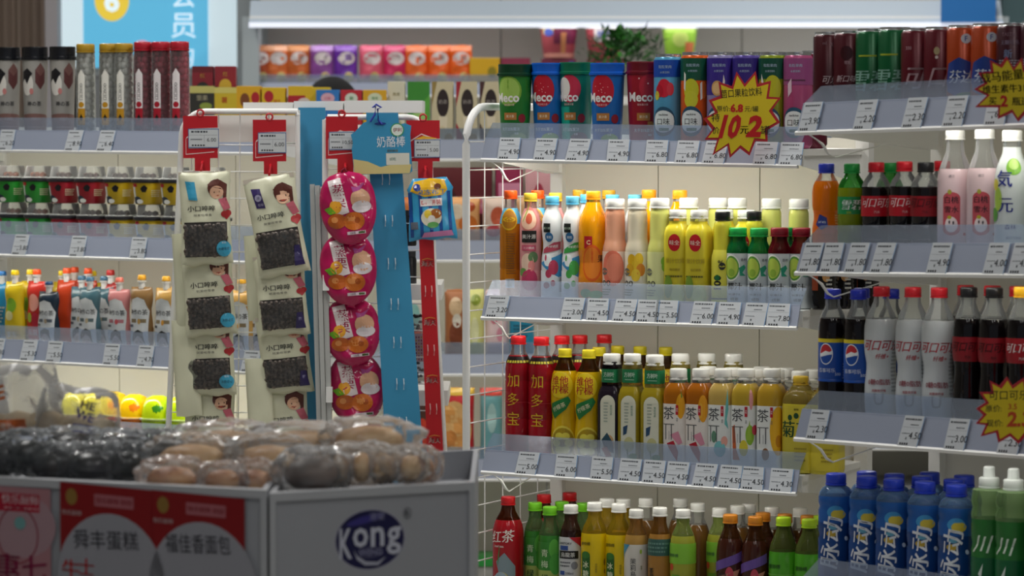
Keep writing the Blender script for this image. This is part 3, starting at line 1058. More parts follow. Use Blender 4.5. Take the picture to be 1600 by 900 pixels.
# --- juice shelving, third shelf
spec('jdb', 'bottle', name='tea_bottle', R=26.4, shape='ribbed', body=mat('#a01220', .11), fill=.84, cap=mat('#dc2028', .35), capr=15.5, desc='red herbal tea bottle with vertical gold letters', sleeve=[(.775, .83, '#1c1014')],
     art=[T('加多宝', .1, .47, 1.0, '#e0b428', .011, vert=True, gap=1.45), LINES(-.6, .775, 1.6, .80, 1, '#d8c840', .8), R(-2, .445, 2.6, .449, '#c4303c')])
put(A, 'third', 'jdb', [(810, 0), (846, 0), (878, 1), (906, 1.6), (944, 2.4)], PW, pytop=525)
spec('vita', 'bottle', name='tea_bottle', R=28.3, shape='waist', body=mat('#d8b010', .11), fill=.80, cap=mat('#e6d428', .35), capr=13.5, desc='yellow lemon tea bottle with red letters and yellow cap', neck=tint('#5a3410'),
     art=[EL(.1, .675, .95, .12, '#e4c828'), EL(.1, .675, .85, .105, '#e8cc18'), T('维他', .05, .715, .62, '#b01c20', .03), T('柠檬', .05, .635, .62, '#b01c20', .03), PG([(-.8, .43), (-.6, .50), (.7, .57), (.9, .53), (.55, .45), (-.4, .36)], '#1c7a3a'), T('柠檬茶', .0, .47, .34, '#f0e8c0', .01, rot=.45), EL(.3, .14, .95, .16, '#e4d048'), EL(.3, .14, .85, .14, '#a88c10')] + [EL(.3 + .45 * math.cos(a), .14 + .072 * math.sin(a), .3, .034, '#e6d850', rot=0) for a in (0, 1.05, 2.1, 3.14, 4.19, 5.24)])
put(A, 'third', 'vita', [(883, 0), (920, 0), (936, 1.2), (965, 2.2), (1000, 2.4), (1040, 2.6)], PW, pytop=545)
for key, body, neck, pic, d in (
        ('leaf_dark', '#241c28', '#2a2028', [EL(.25, .16, .5, .09, '#c8a070'), PG([(-.4, .2), (.1, .27), (.6, .18), (.7, .08), (.0, .1)], '#2c5060'), PG([(-.4, .12), (.1, .14), (.5, .05), (0, .04)], '#a03028')], 'dark tea bottle with green collar and white arched label'),
        ('leaf_green', '#a89420', '#c8b860', [EL(.2, .17, .45, .07, '#c8c48c'), PG([(.0, .12), (.15, .02), (.2, .02), (.1, .13)], '#5c7c3c'), EL(.6, .06, .4, .03, '#4c8c44'), PG([(-.3, .33), (.1, .35), (0, .27), (-.3, .25)], '#2c4c6c')], 'golden tea bottle with green collar and white arched label')):
    spec(key, 'bottle', name='tea_bottle', R=24.1, shape='leaf', sq=5.0, body=liq(body, .12), fill=.70, cap=WC, capr=17.5, caph=21, neck=tint(neck), desc=d, sleeve=[(.735, .86, '#1f7a4c')],
         art=[R(-.52, .0, .82, .54, '#dcdcc8'), EL(.15, .54, .67, .08, '#dcdcc8'), T('茉莉花茶', .45, .48, .2, '#2c8068', 0, vert=True), LINES(-.2, .36, .2, .56, 7, '#9aa89a')] + pic + [T('方树叶', .15, .81, .42, '#d8ecdc', .02), LINES(-.4, .755, .7, .775, 1, '#a8d4b8')])
    put(A, 'third', key, [(956, 0)] if key == 'leaf_dark' else [(988, 0), (1023, 0), (1063, 1.1), (1104, 1.8), (1146, 2.2)], PW, pytop=553)
pis = [
    ('pi_lemon', '#b86c14', '#f0e8e0', [EL(.72, .62, .42, .13, '#e8a418'), PG([(.75, .78), (.9, .72), (.75, .70)], '#5c8c30')], 'tea bottle with lemon and red cloaked figure label', [1060]),
    ('pi_peach', '#b86814', '#f0e8e0', [EL(.72, .60, .45, .14, '#eaa01c'), EL(.5, .58, .2, .08, '#ecb03c')], 'tea bottle with mandarin and red cloaked figure label', [1095]),
    ('pi_blue', '#d0b060', '#eef0ec', [PG([(.9, .8), (1.0, .6), (.8, .5), (1.0, .4), (.6, .45), (.7, .65)], '#6cbcb8'), EL(.2, .20, .5, .08, '#7cc4c8'), EL(.6, .28, .3, .05, '#e8a898'), EL(-.3, .32, .2, .06, '#5c8c70')], 'tea bottle with pale teal brush stroke label', [1130]),
    ('pi_pear', '#c8a838', '#eef0ec', [EL(.85, .70, .2, .1, '#e8a0a0'), EL(.75, .35, .4, .10, '#8cb830'), PG([(.4, .3), (.7, .5), (.9, .3)], '#9cc040'), EL(.2, .22, .35, .08, '#dccc3c'), PG([(-.8, .42), (-.55, .45), (-.4, .2), (-.1, .1), (-.7, .1)], '#c86030'), EL(1.2, .4, .25, .05, '#d8485c')], 'tea bottle with green pear and orange dinosaur label', [1166]),
    ('pi_moon', '#c8a030', '#eef0ec', [EL(1.0, .40, .75, .24, '#e8b020'), EL(1.05, .30, .3, .06, '#c88418'), EL(-.1, .17, .3, .06, '#8c5c34')], 'tea bottle with big yellow moon label', [1206])]
for key, body, lab_, pic, d, xs in pis:
    red = [PG([(-.5, .23), (.1, .26), (.5, .15), (.4, .05), (.0, .12), (-.2, .16)], '#b81c30'), PG([(-.2, .32), (.5, .36), (.9, .24), (.5, .22)], '#d890a4')] if 'red' in d else []
    spec(key, 'bottle', name='tea_bottle', R=24.6, shape='square', sq=5.0, body=liq(body, .15), fill=.855, cap=WC, capr=17, caph=22, neck=CLEAR, desc=d, group='white labelled tea bottles with large letters', sleeve=[(.03, .64, lab_)],
         art=pic + red + [T('茶', -.35, .545, 1.0, '#4a4c50', -.008), R(-.85, .425, .15, .432, '#4a4c50'), R(-.62, .27, -.55, .43, '#4a4c50'), R(-.12, .27, -.05, .43, '#4a4c50'), R(-.30, .27, -.27, .36, '#8a8c90'), R(.28, .53, .5, .63, '#c02030'), T('果味', .39, .58, .14, '#f4e0e0', vert=True), T('饮料', .4, .48, .14, '#6a6c70', vert=True)])
    put(A, 'third', key, [(x, 0) for x in xs], PW, pytop=576)
    if key == 'pi_moon':
        spec('pi_back', 'bottle', name='tea_bottle', R=24.6, shape='square', sq=5.0, body=liq('#c09030', .2), fill=.80, cap=WC, capr=17, caph=22, neck=CLEAR, desc='tea bottle with white cap behind the large lettered labels', group='tea bottles behind the front row', art=[])
        put(A, 'third', 'pi_back', [(1106, 1), (1145, 1), (1180, 1), (1212, 1), (1250, 1), (1190, 2), (1228, 2), (1272, 2)], PW, pytop=573)
spec('chrys', 'bottle', name='tea_bottle', R=31.0, shape='square', sq=4.0, body=mat('#d8c83c', .11), fill=.72, cap=mat('#d8b434', .35), capr=15, caph=17, neck=tint('#d8c060'), desc='yellow flower tea bottle with dark green brushwork', sleeve=[(.04, .70, '#d6c43a')],
     art=[T('菊花', .05, .46, 1.0, '#1c4a2c', .05), EL(-.3, .58, .14, .03, '#1c4a2c'), EL(.1, .60, .16, .03, '#1c4a2c'), EL(.5, .58, .14, .03, '#1c4a2c'), T('茶饮料', -.7, .42, .16, '#8c7420', vert=True), LINES(.0, .12, .8, .28, 4, '#a08c28'), T('植物', .1, .665, .14, '#4a4a18')])
put(A, 'third', 'chrys', [(1251, .0), (1292, .1)], PW, pytop=588)

# --- juice shelving, lowest shelf
spec('redtea', 'bottle', name='tea_bottle', R=31.5, shape='pet', body=mat('#b41824', .11), fill=.80, cap=mat('#d01c24', .35), capr=14.5, desc='red iced tea bottle with lemon slice print', neck=tint('#6a2c14'),
     art=[T('红茶', .1, .66, .78, '#f0e6e0', .03, shear=.2, rot=.1), T('iced tea', -.1, .575, .16, '#f0e6e0'), PG([(-.3, .44), (.3, .52), (1.0, .40), (1.0, .04), (-.6, .04), (-.6, .30), (-.1, .34)], '#8a9ca4'), EL(.1, .26, .55, .09, '#d8c83c'), EL(.05, .28, .48, .07, '#a8bcc8'), EL(-.1, .49, .12, .03, '#3c8c48', rot=.8)])
put(A, 'low', 'redtea', [(794, 0), (850, 1.1), (890, 2)], PW, pytop=776)
spec('plum', 'bottle', name='tea_bottle', R=22.5, shape='pet', body=liq('#3f8c34', .1), fill=.74, cap=mat('#7cd42c', .35), capr=14.2, desc='green plum tea bottle with bright green cap', neck=tint('#88b070'), sleeve=[(.02, .42, '#a8b85c'), (.42, .68, '#3c8a34')],
     art=[EL(.9, .62, .5, .09, '#5cb040'), EL(1.0, .48, .55, .10, '#4ca43c'), T('青梅', .0, .53, .66, '#dcecc8', .01, vert=True, gap=1.5), T('绿', .0, .35, .66, '#1c4c24', .03), T('茶', .0, .24, .66, '#1c4c24', .03)])
put(A, 'low', 'plum', [(836, .9), (859, 0), (878, 1.8), (912, 1.9)], PW, pytop=785)
spec('oolong', 'bottle', name='tea_bottle', R=23.5, shape='pet', body=liq('#2a1410', .1), fill=.78, cap=WC, capr=14.5, desc='dark oolong tea bottle with white and black label', neck=tint('#705040'), sleeve=[(.34, .72, '#d4d6d8')],
     art=[T('SUNTORY', -.1, .665, .2, '#2a2c34', .02), R(-.6, .605, .2, .645, '#34549c'), R(-.7, .53, 1.1, .60, '#141418'), T('烏龍茶', .15, .565, .4, '#e8e8e4', .02), LINES(-.6, .45, .4, .51, 2, '#50545c'), EL(.75, .47, .3, .035, '#8a8c94'), R(-.6, .385, -.1, .42, '#34549c'), T('500ml', .3, .40, .2, '#3a3c44'), PG([(.3, .72), (1.5, .72), (1.5, .62)], '#b41c2c')])
put(A, 'low', 'oolong', [(892, 0)], PW, pytop=789)
spec('pearyellow', 'bottle', name='juice_bottle', R=27.3, shape='pet', body=mat('#e4c40c', .22), fill=.74, cap=WC, capr=15, desc='bright yellow pear drink bottle with green banner', neck=tint('#d8b830'),
     art=[T('康师傅', -.25, .655, .26, '#4a4410', .03), R(-.6, .10, .15, .56, '#2c6428'), EL(-.22, .56, .37, .03, '#3c7c30'), T('冰糖雪', -.22, .40, .5, '#e8ecc8', .02, vert=True, gap=1.3), T('传世新饮', .6, .45, .16, '#8c7c10', vert=True), EL(1.3, .5, .12, .03, '#8c6c10'), EL(1.3, .42, .1, .02, '#8c6c10')])
put(A, 'low', 'pearyellow', [(929, 0), (967, .15), (948, 1.15), (974, 1.4)], PW, pytop=785)
spec('jasmine', 'bottle', name='tea_bottle', R=23.5, shape='pet', body=liq('#c89c50', .2), fill=.78, cap=WC, capr=14.5, desc='jasmine oolong tea bottle with white label and blue corner', neck=tint('#c89850'), sleeve=[(.2, .70, '#d8d4cc')],
     art=[PG([(-1.2, .70), (-.1, .70), (-1.2, .55)], '#3c90b8'), T('茉莉烏龍', .2, .47, .5, '#3c3c40', -.004, vert=True), T('花香', .9, .5, .16, '#8c8c50', vert=True), EL(.85, .64, .1, .02, '#9cbc3c'), LINES(-.5, .22, .4, .25, 1, '#8c8c88')])
put(A, 'low', 'jasmine', [(994, 0)], PW, pytop=796)
spec('greenlabel', 'bottle', name='tea_bottle', R=23.5, shape='pet', body=liq('#b8843c', .15), fill=.78, cap=WC, capr=14.5, desc='amber tea bottle with teal topped label and black brush letters', neck=tint('#a87430'), sleeve=[(.60, .74, '#3a625c')],
     art=[T('茶里王', -.4, .42, .52, '#26241c', .04, vert=True, gap=1.0), T('无糖', .5, .35, .24, '#e0d8c4', vert=True), LINES(-.9, .62, 1.2, .72, 3, '#6c9488')])
put(A, 'low', 'greenlabel', [(1031, 0)], PW, pytop=793)
spec('citron', 'bottle', name='juice_bottle', R=25.7, shape='pet', body=liq('#b4b840', .15), fill=.78, cap=WC, capr=14.5, desc='pale lime juice bottle with green bands and white cap', neck=tint('#b8cc70'), sleeve=[(.55, .72, '#86c43c')],
     art=[T('康师傅', -.35, .62, .28, '#3c6c44', .02), EL(-.55, .52, .22, .03, '#c8502c'), R(-.5, .06, .2, .46, '#6c9c28'), T('果汁', -.15, .30, .5, '#eef0d0', .0, vert=True, gap=1.6), T('柚', .6, .2, .4, '#2a3420'), EL(.1, .08, .4, .04, '#dcd83c')])
put(A, 'low', 'citron', [(1067, 0), (1124, 1.1)], PW, pytop=796)
spec('purpletea', 'bottle', name='tea_bottle', R=27.0, shape='waist', body=liq('#4a2418', .12), fill=.80, cap=mat('#d88824', .35), capr=14.5, desc='brown tea bottle with purple sash and orange cap', neck=tint('#6c4020'),
     art=[PG([(-1.3, .50), (1.4, .62), (1.4, .70), (-1.3, .58)], '#6c50a0'), PG([(-.6, .48), (1.2, .55), (.5, .36), (-.2, .36)], '#c88870'), EL(.4, .50, .3, .07, '#c8485c'), T('康师傅', -.2, .50, .24, '#3a2c30', .02), R(-1.3, .34, 1.4, .37, '#98205c'), T('冰红茶', .2, .27, .7, '#dcd8e0', .03), T('劲爽', .1, .16, .3, '#c888b0')])
put(A, 'low', 'purpletea', [(1141, 0), (1180, 0), (1192, 1.1), (1226, 1.2), (1262, 1.3)], PW, pytop=804)
spec('limeteagreen', 'bottle', name='tea_bottle', R=28.4, shape='waist', body=mat('#52a828', .11), fill=.72, cap=mat('#b8e024', .35), capr=14.5, desc='green honey tea bottle with lime cap', neck=tint('#8c9c50'),
     art=[T('康师傅', -.25, .60, .3, '#1c4418', .03), EL(.7, .48, .4, .04, '#2c6c20'), T('绿茶', .0, .38, .6, '#16301c', .04), LINES(-.7, .2, .9, .3, 3, '#b8d89c'), R(-1.5, .53, 2, .535, '#7cc850')])
put(A, 'low', 'limeteagreen', [(1224, 0), (1264, 0), (1282, 1)], PW, pytop=808)
spec('whiteback', 'bottle', name='tea_bottle', R=25.7, shape='pet', body=liq('#7a5426', .15), fill=.82, cap=WC, capr=14.5, desc='brown tea bottle with white cap behind the front bottles', group='white capped tea bottles behind the front row', art=[])
put(A, 'low', 'whiteback', [(1009, 1.5), (1063, 2.2), (1090, 1.4), (1152, 1.6), (1170, 2.3), (1206, 1.9), (1250, 2.2)], PW, pytop=779)

# --- soda shelving, upper shelf: cans
BP = 'juice side'
CG = 'tall soda cans on the upper soda shelf'


def soda(key, body, art, desc, turn=.0):
    spec(key, 'can', name='soda_can', R=28.5, body=mat(body, .28, .25), desc=desc, art=art, group=CG, turn=turn)


soda('coke_a', '#480c18', [T('可乐', .9, .40, .5, '#d8c4c4', .01, shear=.3), T('330', 1.1, .84, .24, '#a08088'), T('ml', .5, .86, .2, '#8a6870')], 'maroon cola can with small white letters')
put(Bu, 'upper', 'coke_a', [(1296, 0)], BP, pytop=51)
soda('coke_b', '#4c0c1a', [T('新口味', .6, .40, .42, '#d0b8bc', .01, shear=.3), EL(.6, .72, .4, .09, '#3c0c14'), T('零糖', .7, .60, .22, '#b89098')], 'maroon cola can with dark round print')
put(Bu, 'upper', 'coke_b', [(1328, 0)], BP, pytop=49)
soda('sprite', '#065a30', [T('雪碧', .6, .36, 1.3, '#8fb8a8', .03, shear=.15), R(-.2, .655, 1.0, .675, '#a8b430'), R(-2, .10, 2.8, .105, '#4ca070')], 'green lemon soda can with huge pale letters')
put(Bu, 'upper', 'sprite', [(1363, 0), (1398, 0)], BP, pytop=46)
soda('cola_l', '#5c0c1c', [T('可', .6, .37, 1.25, '#b8989c', .03, shear=.35), T('330', .2, .75, .2, '#b89098')], 'maroon cola can with one huge slanted letter')
put(Bu, 'upper', 'cola_l', [(1434, 0)], BP, pytop=45)
soda('cola_m', '#5c0c1c', [T('口', .6, .37, 1.1, '#b8989c', .03, shear=.35), EL(.5, .70, .18, .05, '#b0a078'), EL(.5, .62, .1, .02, '#d8c8c0')], 'maroon cola can with gold droplet and slanted letter')
put(Bu, 'upper', 'cola_m', [(1470, 0)], BP, pytop=43)
soda('fanta', '#a83c0c', [PG([(-.6, .30), (-.3, .52), (.5, .60), (1.4, .52), (1.7, .36), (1.2, .18), (.3, .12), (-.4, .18)], '#26408c'), T('芬达', .6, .36, .75, '#dfe4ec', .04, shear=.2), EL(.9, .12, .6, .05, '#3c7c2c'), EL(.9, .83, .3, .06, '#c8ccd4'), T('F', .9, .83, .3, '#26408c')], 'orange soda can with dark blue splash')
put(Bu, 'upper', 'fanta', [(1506, 0), (1544, 0)], BP, pytop=40)
soda('cola_z', '#3c0c1c', [T('TASTE', .4, .86, .2, '#8c6c78'), T('无糖可乐', .5, .76, .26, '#8c7c90'), T('新', .4, .62, .5, '#7c8cb0'), LINES(-.2, .4, 1.2, .55, 5, '#a8a8b0')], 'very dark maroon cola can near the yellow starburst')
put(Bu, 'upper', 'cola_z', [(1584, 0), (1622, 0), (1662, 0)], BP, pytop=37)

# second shelf
spec('fanta_b', 'bottle', name='soda_bottle', R=25.1, shape='cola', body=liq('#f07c08', .15), fill=.80, cap=mat('#2a3cc0', .35), capr=14, desc='orange soda bottle with blue cap', sleeve=[(.20, .46, '#e86c08')],
     art=[PG([(.0, .30), (.3, .42), (.9, .38), (1.0, .28), (.5, .24)], '#2c3c8c'), T('芬达', .5, .34, .3, '#e8ecf0', .03), LINES(1.6, .24, 2.2, .42, 6, '#f4c890')])
put(Bu, 'second', 'fanta_b', [(1291, 0)], BP, pytop=256)
spec('sprite_b', 'bottle', name='soda_bottle', R=24.6, shape='pet', body=liq('#8a9c14', .25), fill=.72, cap=mat('#1f9c44', .35), capr=14, desc='green lemon soda bottle with green cap', neck=tint('#3cb43c'), sleeve=[(.42, .62, '#1c8c48')],
     art=[T('雪碧', .8, .53, .72, '#dce8e0', .03, shear=.2), T('清爽', .6, .44, .16, '#b8c840')])
put(Bu, 'second', 'sprite_b', [(1331, 0), (1390, 1)], BP, pytop=256)
for key, capc, lc, tc, d in (('coke_s', '#d01c2c', '#b41424', '#e0b8b8', 'small cola bottle with red cap and red label'), ('zero_s', '#1c1c1f', '#8c0f1c', '#4c0a14', 'small cola bottle with black cap and dark red label')):
    spec(key, 'bottle', name='cola_bottle', R=25.7, shape='pet', body=mat('#120b0c', .08), fill=.72, cap=mat(capc, .35), capr=14, desc=d, sleeve=[(.39, .62, lc)],
         art=[T('可口可乐', .8, .545, .62, '#e8c8c8' if key == 'coke_s' else tc, .03, shear=.25, w=2.2), T('汽水', .8, .44, .18, tc), LINES(.2, .12, 1.2, .14, 1, '#7a7270')])
put(Bu, 'second', 'coke_s', [(1369, 0), (1413, 0), (1472, 1)], BP, pytop=254)
put(Bu, 'second', 'zero_s', [(1446, 0)], BP, pytop=254)
spec('pinkfizz', 'bottle', name='soda_bottle', R=29.4, shape='slimneck', body=mat('#e6ccd0', .11), fill=.68, cap=WC, capr=16.5, caph=16, desc='tall pale pink sparkling water bottle with white cap', neck=CLEAR,
     art=[T('清汀', .6, .62, .16, '#5a5058'), R(.1, .18, 1.1, .44, '#c4525c'), EL(.6, .44, .5, .05, '#c4525c'), EL(.6, .18, .5, .05, '#c4525c'), EL(.5, .49, .12, .02, '#a8a440'), T('白桃', .6, .425, .4, '#3a2a30', .02), T('雪水', .6, .345, .38, '#3a2a30', .02), EL(.6, .22, .36, .065, '#f0e0e0'), EL(.5, .24, .05, .015, '#3a2a30'), EL(.72, .235, .05, .015, '#3a2a30'), EL(.5, .28, .12, .015, '#b8b030'), EL(1.35, .14, .09, .012, '#c4323c')])
put(Bu, 'second', 'pinkfizz', [(1492, 0), (1538, 0)], BP, pytop=204)
spec('yuanqi', 'bottle', name='soda_bottle', R=28.9, shape='slimneck', body=mat('#dfe6e4', .11), fill=.86, cap=WC, capr=16.5, caph=18, desc='white sparkling water bottle with dark blue letters and lime slice', neck=CLEAR,
     art=[EL(.9, .70, .5, .07, '#7cb838'), EL(.9, .72, .35, .045, '#b4d870'), T('気', .3, .60, .95, '#26348c', .03), T('元', .4, .38, .8, '#26348c', .03), EL(-.1, .43, .3, .1, '#a8c850'), T('森林', .7, .20, .3, '#34448c', .02), T('苏打气泡水', .9, .11, .16, '#50588c'), EL(-.4, .3, .3, .06, '#5ca448'), EL(-.3, .55, .25, .05, '#d8cc50')])
put(Bu, 'second', 'yuanqi', [(1581, 0), (1632, 0), (1690, 0)], BP, pytop=204)

# third shelf
spec('pepsi', 'bottle', name='cola_bottle', R=25.1, shape='pet', body=mat('#120b0e', .08), fill=.77, cap=mat('#2838c0', .35), capr=14.5, desc='cola bottle with blue label, round badge and blue cap', sleeve=[(.27, .58, '#1c50a8'), (.58, .61, '#d8c428')],
     art=[EL(.35, .49, .52, .085, '#e8ecf0'), EL(.35, .49, .46, .076, '#c02c34', a0=20, a1=200), EL(.35, .49, .46, .076, '#1c4ca0', a0=200, a1=360), PG([(-.1, .49), (.35, .515), (.8, .50), (.78, .485), (.35, .485), (-.1, .465)], '#eef0f2'), T('百事可乐', .4, .36, .3, '#d4dcec', .02), T('500', 1.2, .33, .2, '#c8d4e8'), LINES(1.6, .29, 2.2, .42, 6, '#c8d0dc')])
put(Bu, 'third', 'pepsi', [(1301, 0), (1341, 0), (1346, 1), (1392, 1)], BP, pytop=452)
spec('fiber', 'bottle', name='cola_bottle', R=29.8, shape='cola', body=mat('#c6cbce', .11), fill=.755, cap=mat('#d02430', .35), capr=14.5, desc='white sleeved cola bottle with red letters and red cap', neck=CLEAR,
     art=[T('可口可乐', .75, .56, .62, '#b4303c', .02, shear=.3, w=2.3), T('纤维+', .8, .475, .3, '#b4303c', .02, shear=.3), T('0糖0脂肪', .6, .28, .34, '#8c3844', .03), T('高膳食纤维', .6, .215, .16, '#a83844'), T('U', .6, .15, .7, '#9a9fa4', .02), LINES(1.4, .2, 2.0, .6, 14, '#888c90')])
put(Bu, 'third', 'fiber', [(1377, 0), (1426, 0), (1467, 0)], BP, pytop=448)
for key, capc, lab_, tc, d in (('zero', '#1a1a1c', '#8c1420', '#3c0a10', 'black capped cola bottle with dark red band'), ('coke_y', '#e8b020', '#9c1420', '#e8d8d8', 'yellow capped cola bottle with white letters on red band')):
    spec(key, 'bottle', name='cola_bottle', R=26.8, shape='cola', body=mat('#0e090b', .08), fill=.77, cap=mat(capc, .35), capr=14.5, desc=d, sleeve=[(.46, .64, lab_)],
         art=[T('可口可乐', .7, .57, .6, tc, .03, shear=.25, w=2.2), T('汽水', .7, .495, .18, tc)])
put(Bu, 'third', 'zero', [(1513, 0), (1553, 0)], BP, pytop=449)
put(Bu, 'third', 'coke_y', [(1597, 0), (1643, 0), (1692, 0)], BP, pytop=449)
spec('redcap_back', 'bottle', name='cola_bottle', R=26.8, shape='cola', body=mat('#160c0e', .1), fill=.77, cap=mat('#b81824', .35), capr=14.5, desc='red capped cola bottle behind the black capped ones', art=[])
put(Bu, 'third', 'redcap_back', [(1508, 1), (1550, 1), (1590, 1)], BP, pytop=446)

# lowest shelf
spec('mai', 'bottle', name='sports_drink_bottle', R=30.9, shape='sport', body=liq('#2f6cc0', .30), fill=.80, cap=mat('#2440c8', .35), capr=18, caph=20, desc='blue vitamin drink bottle with sideways white letters', neck=tint('#8cb8e8'), sleeve=[(.02, .56, mat('#1d4a90', .15, kind='liquid', amount=.22))],
     art=[EL(.75, .66, .5, .06, '#3c8cc0'), EL(.9, .64, .42, .045, '#c8b43c'), EL(.5, .46, .3, .03, '#c8a834'), EL(.6, .52, .25, .02, '#5c9cb8'), T('脉动', .45, .38, 1.15, '#e4e8ee', .05, rot=math.pi / 2 - .12, w=2.9), EL(1.4, .42, .12, .02, '#c8d8f0'), R(1.4, .1, 1.9, .22, '#4c6c9c')])
put(Bu, 'low', 'mai', [(1306, 0), (1354, 0), (1396, 0), (1445, 0), (1494, 0), (1354, 1), (1397, 1), (1440, 1), (1490, 1), (1452, 2), (1506, 2)], BP, pytop=740)
spec('sportgreen', 'bottle', name='sports_drink_bottle', R=29.5, shape='sport', body=liq('#3c8c44', .3), fill=.62, cap=mat('#e4eae8', .3), capr=17, caph=36, sportcap=True, desc='clear green sports drink bottle with white sport cap', neck=tint('#b8dca0'), sleeve=[(.02, .34, mat('#0e6438', .3))],
     art=[T('川', .3, .44, 1.0, '#d8e8d8', .02, shear=.3), PG([(.1, .22), (.4, .30), (.3, .2), (.6, .16), (.2, .10), (.3, .18)], '#dce8e0')])
put(Bu, 'low', 'sportgreen', [(1545, 0), (1583, 0), (1630, 0)], BP, pytop=729)

# --- jelly shelving
CP_ = 'the hanging rack'
spec('milktea', 'cup', name='milk_tea_cup', R=33, body=mat('#9d9a94', .4), cap=mat('#17181c', .25), desc='grey milk tea cup with black lid', group='milk tea cups on the upper jelly shelf', turn=.45,
     art=[R(-2.2, 0, 2.4, .22, '#7a5a54'), EL(.2, .20, 1.6, .05, '#7a5a54'), PG([(.3, .74), (.7, .82), (1.1, .74), (1.1, .60), (.7, .52), (.3, .6)], '#5c3434'), PG([(.3, .74), (.7, .82), (1.1, .74), (.7, .67)], '#74504c'), EL(-.35, .58, .5, .13, '#d8d4cc'), PG([(-.85, .60), (-.75, .72), (-.3, .76), (.1, .70), (-.1, .66), (-.35, .58), (-.6, .64)], '#1c1a1e'), EL(.0, .50, .16, .035, '#c07c78'), T('神の茶', .2, .36, .36, '#26242a', .03), T('巧克力', .3, .19, .22, '#b8a49c'), LINES(-.4, .06, 1, .11, 2, '#a89088')])
put(Cu, 'upper', 'milktea', [(-32, 0), (12, 0), (55, 0), (98, 0)], 'far end', pytop=75)
for key, c, capc, l1, l2, d, xs, py in (('dragee_w', '#f6f5ee', '#b08c28', '#e4e2d8', '#c08c20', 'clear tube of white coated sweets with gold lid', (134, 170, 194), 69), ('dragee_r', '#c03a54', '#b02030', '#e0d8d8', '#a81c2c', 'clear tube of dark red coated sweets with red lid', (224, 252, 281), 66)):
    spec(key, 'jar', name='sweet_tube', R=23.5, body=mat(c, .4), cap=mat(capc, .3), desc=d, group='tubes of coated sweets',
         art=[PG([(-.15, .25), (.65, .25), (.65, .66), (.25, .72), (-.15, .66)], l1), T('口口SOD', .25, .48, .34, '#2c2c30', .02, rot=math.pi / 2), R(-.15, .12, .65, .30, l2), EL(.25, .34, .3, .03, l2), PG([(.25, .24), (.45, .20), (.25, .16), (.05, .20)], '#1c1812')])
    put(Cu, 'upper', key, [(x, 0 if i != 1 else .1) for i, x in enumerate(xs)], 'milk tea cups', pytop=py)
JE = [('jelly_green', '#2c9c34', '#7a3c20', 'green jelly cup with domed lid'), ('jelly_red', '#a81c2c', '#3a1c18', 'red jelly cup with domed lid'), ('jelly_yellow', '#d4b018', '#301c1c', 'yellow jelly cup with domed lid')]
cols = {'jelly_green': [22, 64], 'jelly_red': [104, 147], 'jelly_yellow': [192, 236, 279, 335]}
for key, c, fr_, d in JE:
    spec(key, 'jelly', name='jelly_cup', R=37.5, H=88, body=mat(c, .3), fruit=mat(fr_, .3), desc=d, group='domed jelly cups',
         art=[PG([(.1, .48), (.3, .52), (.55, .45), (.4, .33), (.1, .33), (-.05, .42)], '#1c1a20'), EL(-.5, .12, .5, .10, '#24303c'), R(-1.0, .2, -.5, .5, '#c8ccc8'), R(-.8, .47, -.3, .56, '#b41c28'), EL(-.15, .08, .3, .06, '#e4e4dc'), LINES(.9, .2, 1.6, .4, 4, '#e8e4c0')])
    for lay in (0, 1):
        sp_ = [(x - lay * 3, 0) for x in cols[key]]
        put(Cu, 'second', key, sp_, 'far end', where=' on the ' + ('lower', 'top')[lay] + ' layer', lift=lay * .0885)
    KIDS.pop('x', None)
BL, YE, OR, RE = '#2c78c0', '#e8c818', '#e8501c', '#b02020'


def pk(key, body, capc, art, desc, R_=30, th=16, seed=3):
    spec(key, 'pouch', name='spout_pouch', R=R_, dep=20, th=th, body=mat(body, .25), cap=mat(capc, .35), desc=desc, art=art, seed=seed, group='spouted jelly pouches on the third jelly shelf')


def godtea(acc, fruit):
    return [PG([(-.8, .02), (.8, .02), (.8, .62), (.55, .80), (.0, .84), (-.55, .80), (-.8, .62)], '#d4d8da'), T('神作の茶', .0, .60, .40, '#1a1a1e', .03, w=1.4), R(-.6, .43, -.15, .49, acc), R(.2, .43, .65, .49, acc), EL(.1, .45, .14, .045, fruit), EL(.0, .10, .42, .14, '#c8b4b0'), PG([(-.5, .12), (-.45, .26), (0, .32), (.45, .28), (.55, .05), (.35, .18), (.0, .22), (-.35, .14)], '#17161a'), EL(-.12, .12, .04, .012, '#17161a'), EL(.2, .12, .04, .012, '#17161a'), R(-.75, .36, -.4, .40, '#5c6068')]


pk('p_blue', '#2c90c8', BL, [LINES(-.6, .3, .6, .6, 5, '#e8f0f4')], 'bright blue spouted pouch')
pk('p_yellow', '#d8bc20', YE, [EL(0, .62, .5, .12, '#7cae30'), EL(-.2, .45, .4, .08, '#e8e0a0'), R(-.8, .06, .8, .22, '#c8a010'), T('果冻', 0, .14, .5, '#f0ecd0', .02)], 'yellow spouted pouch with green fruit')
pk('p_red', '#c8342c', OR, [EL(.1, .66, .5, .14, '#e8a090'), EL(-.3, .42, .25, .08, '#a8c040'), EL(.3, .38, .4, .12, '#c0283c'), T('蒟蒻', 0, .18, .5, '#f0d0c8', .02), LINES(-.8, .03, .8, .09, 1, '#f0d0c8')], 'red spouted pouch with fruit and orange cap')
pk('p_orange_back', '#c84424', OR, [], 'red spouted pouch with orange cap')
pk('p_yellow_back', '#c8b020', YE, [], 'yellow spouted pouch with yellow cap')
pk('p_maroon', '#a02424', RE, [], 'red spouted pouch with dark red cap')
pk('g_dark', '#1c2c3c', '#284c74', godtea('#5c6470', '#b8a488'), 'dark navy spouted pouch with cartoon hair', 33)
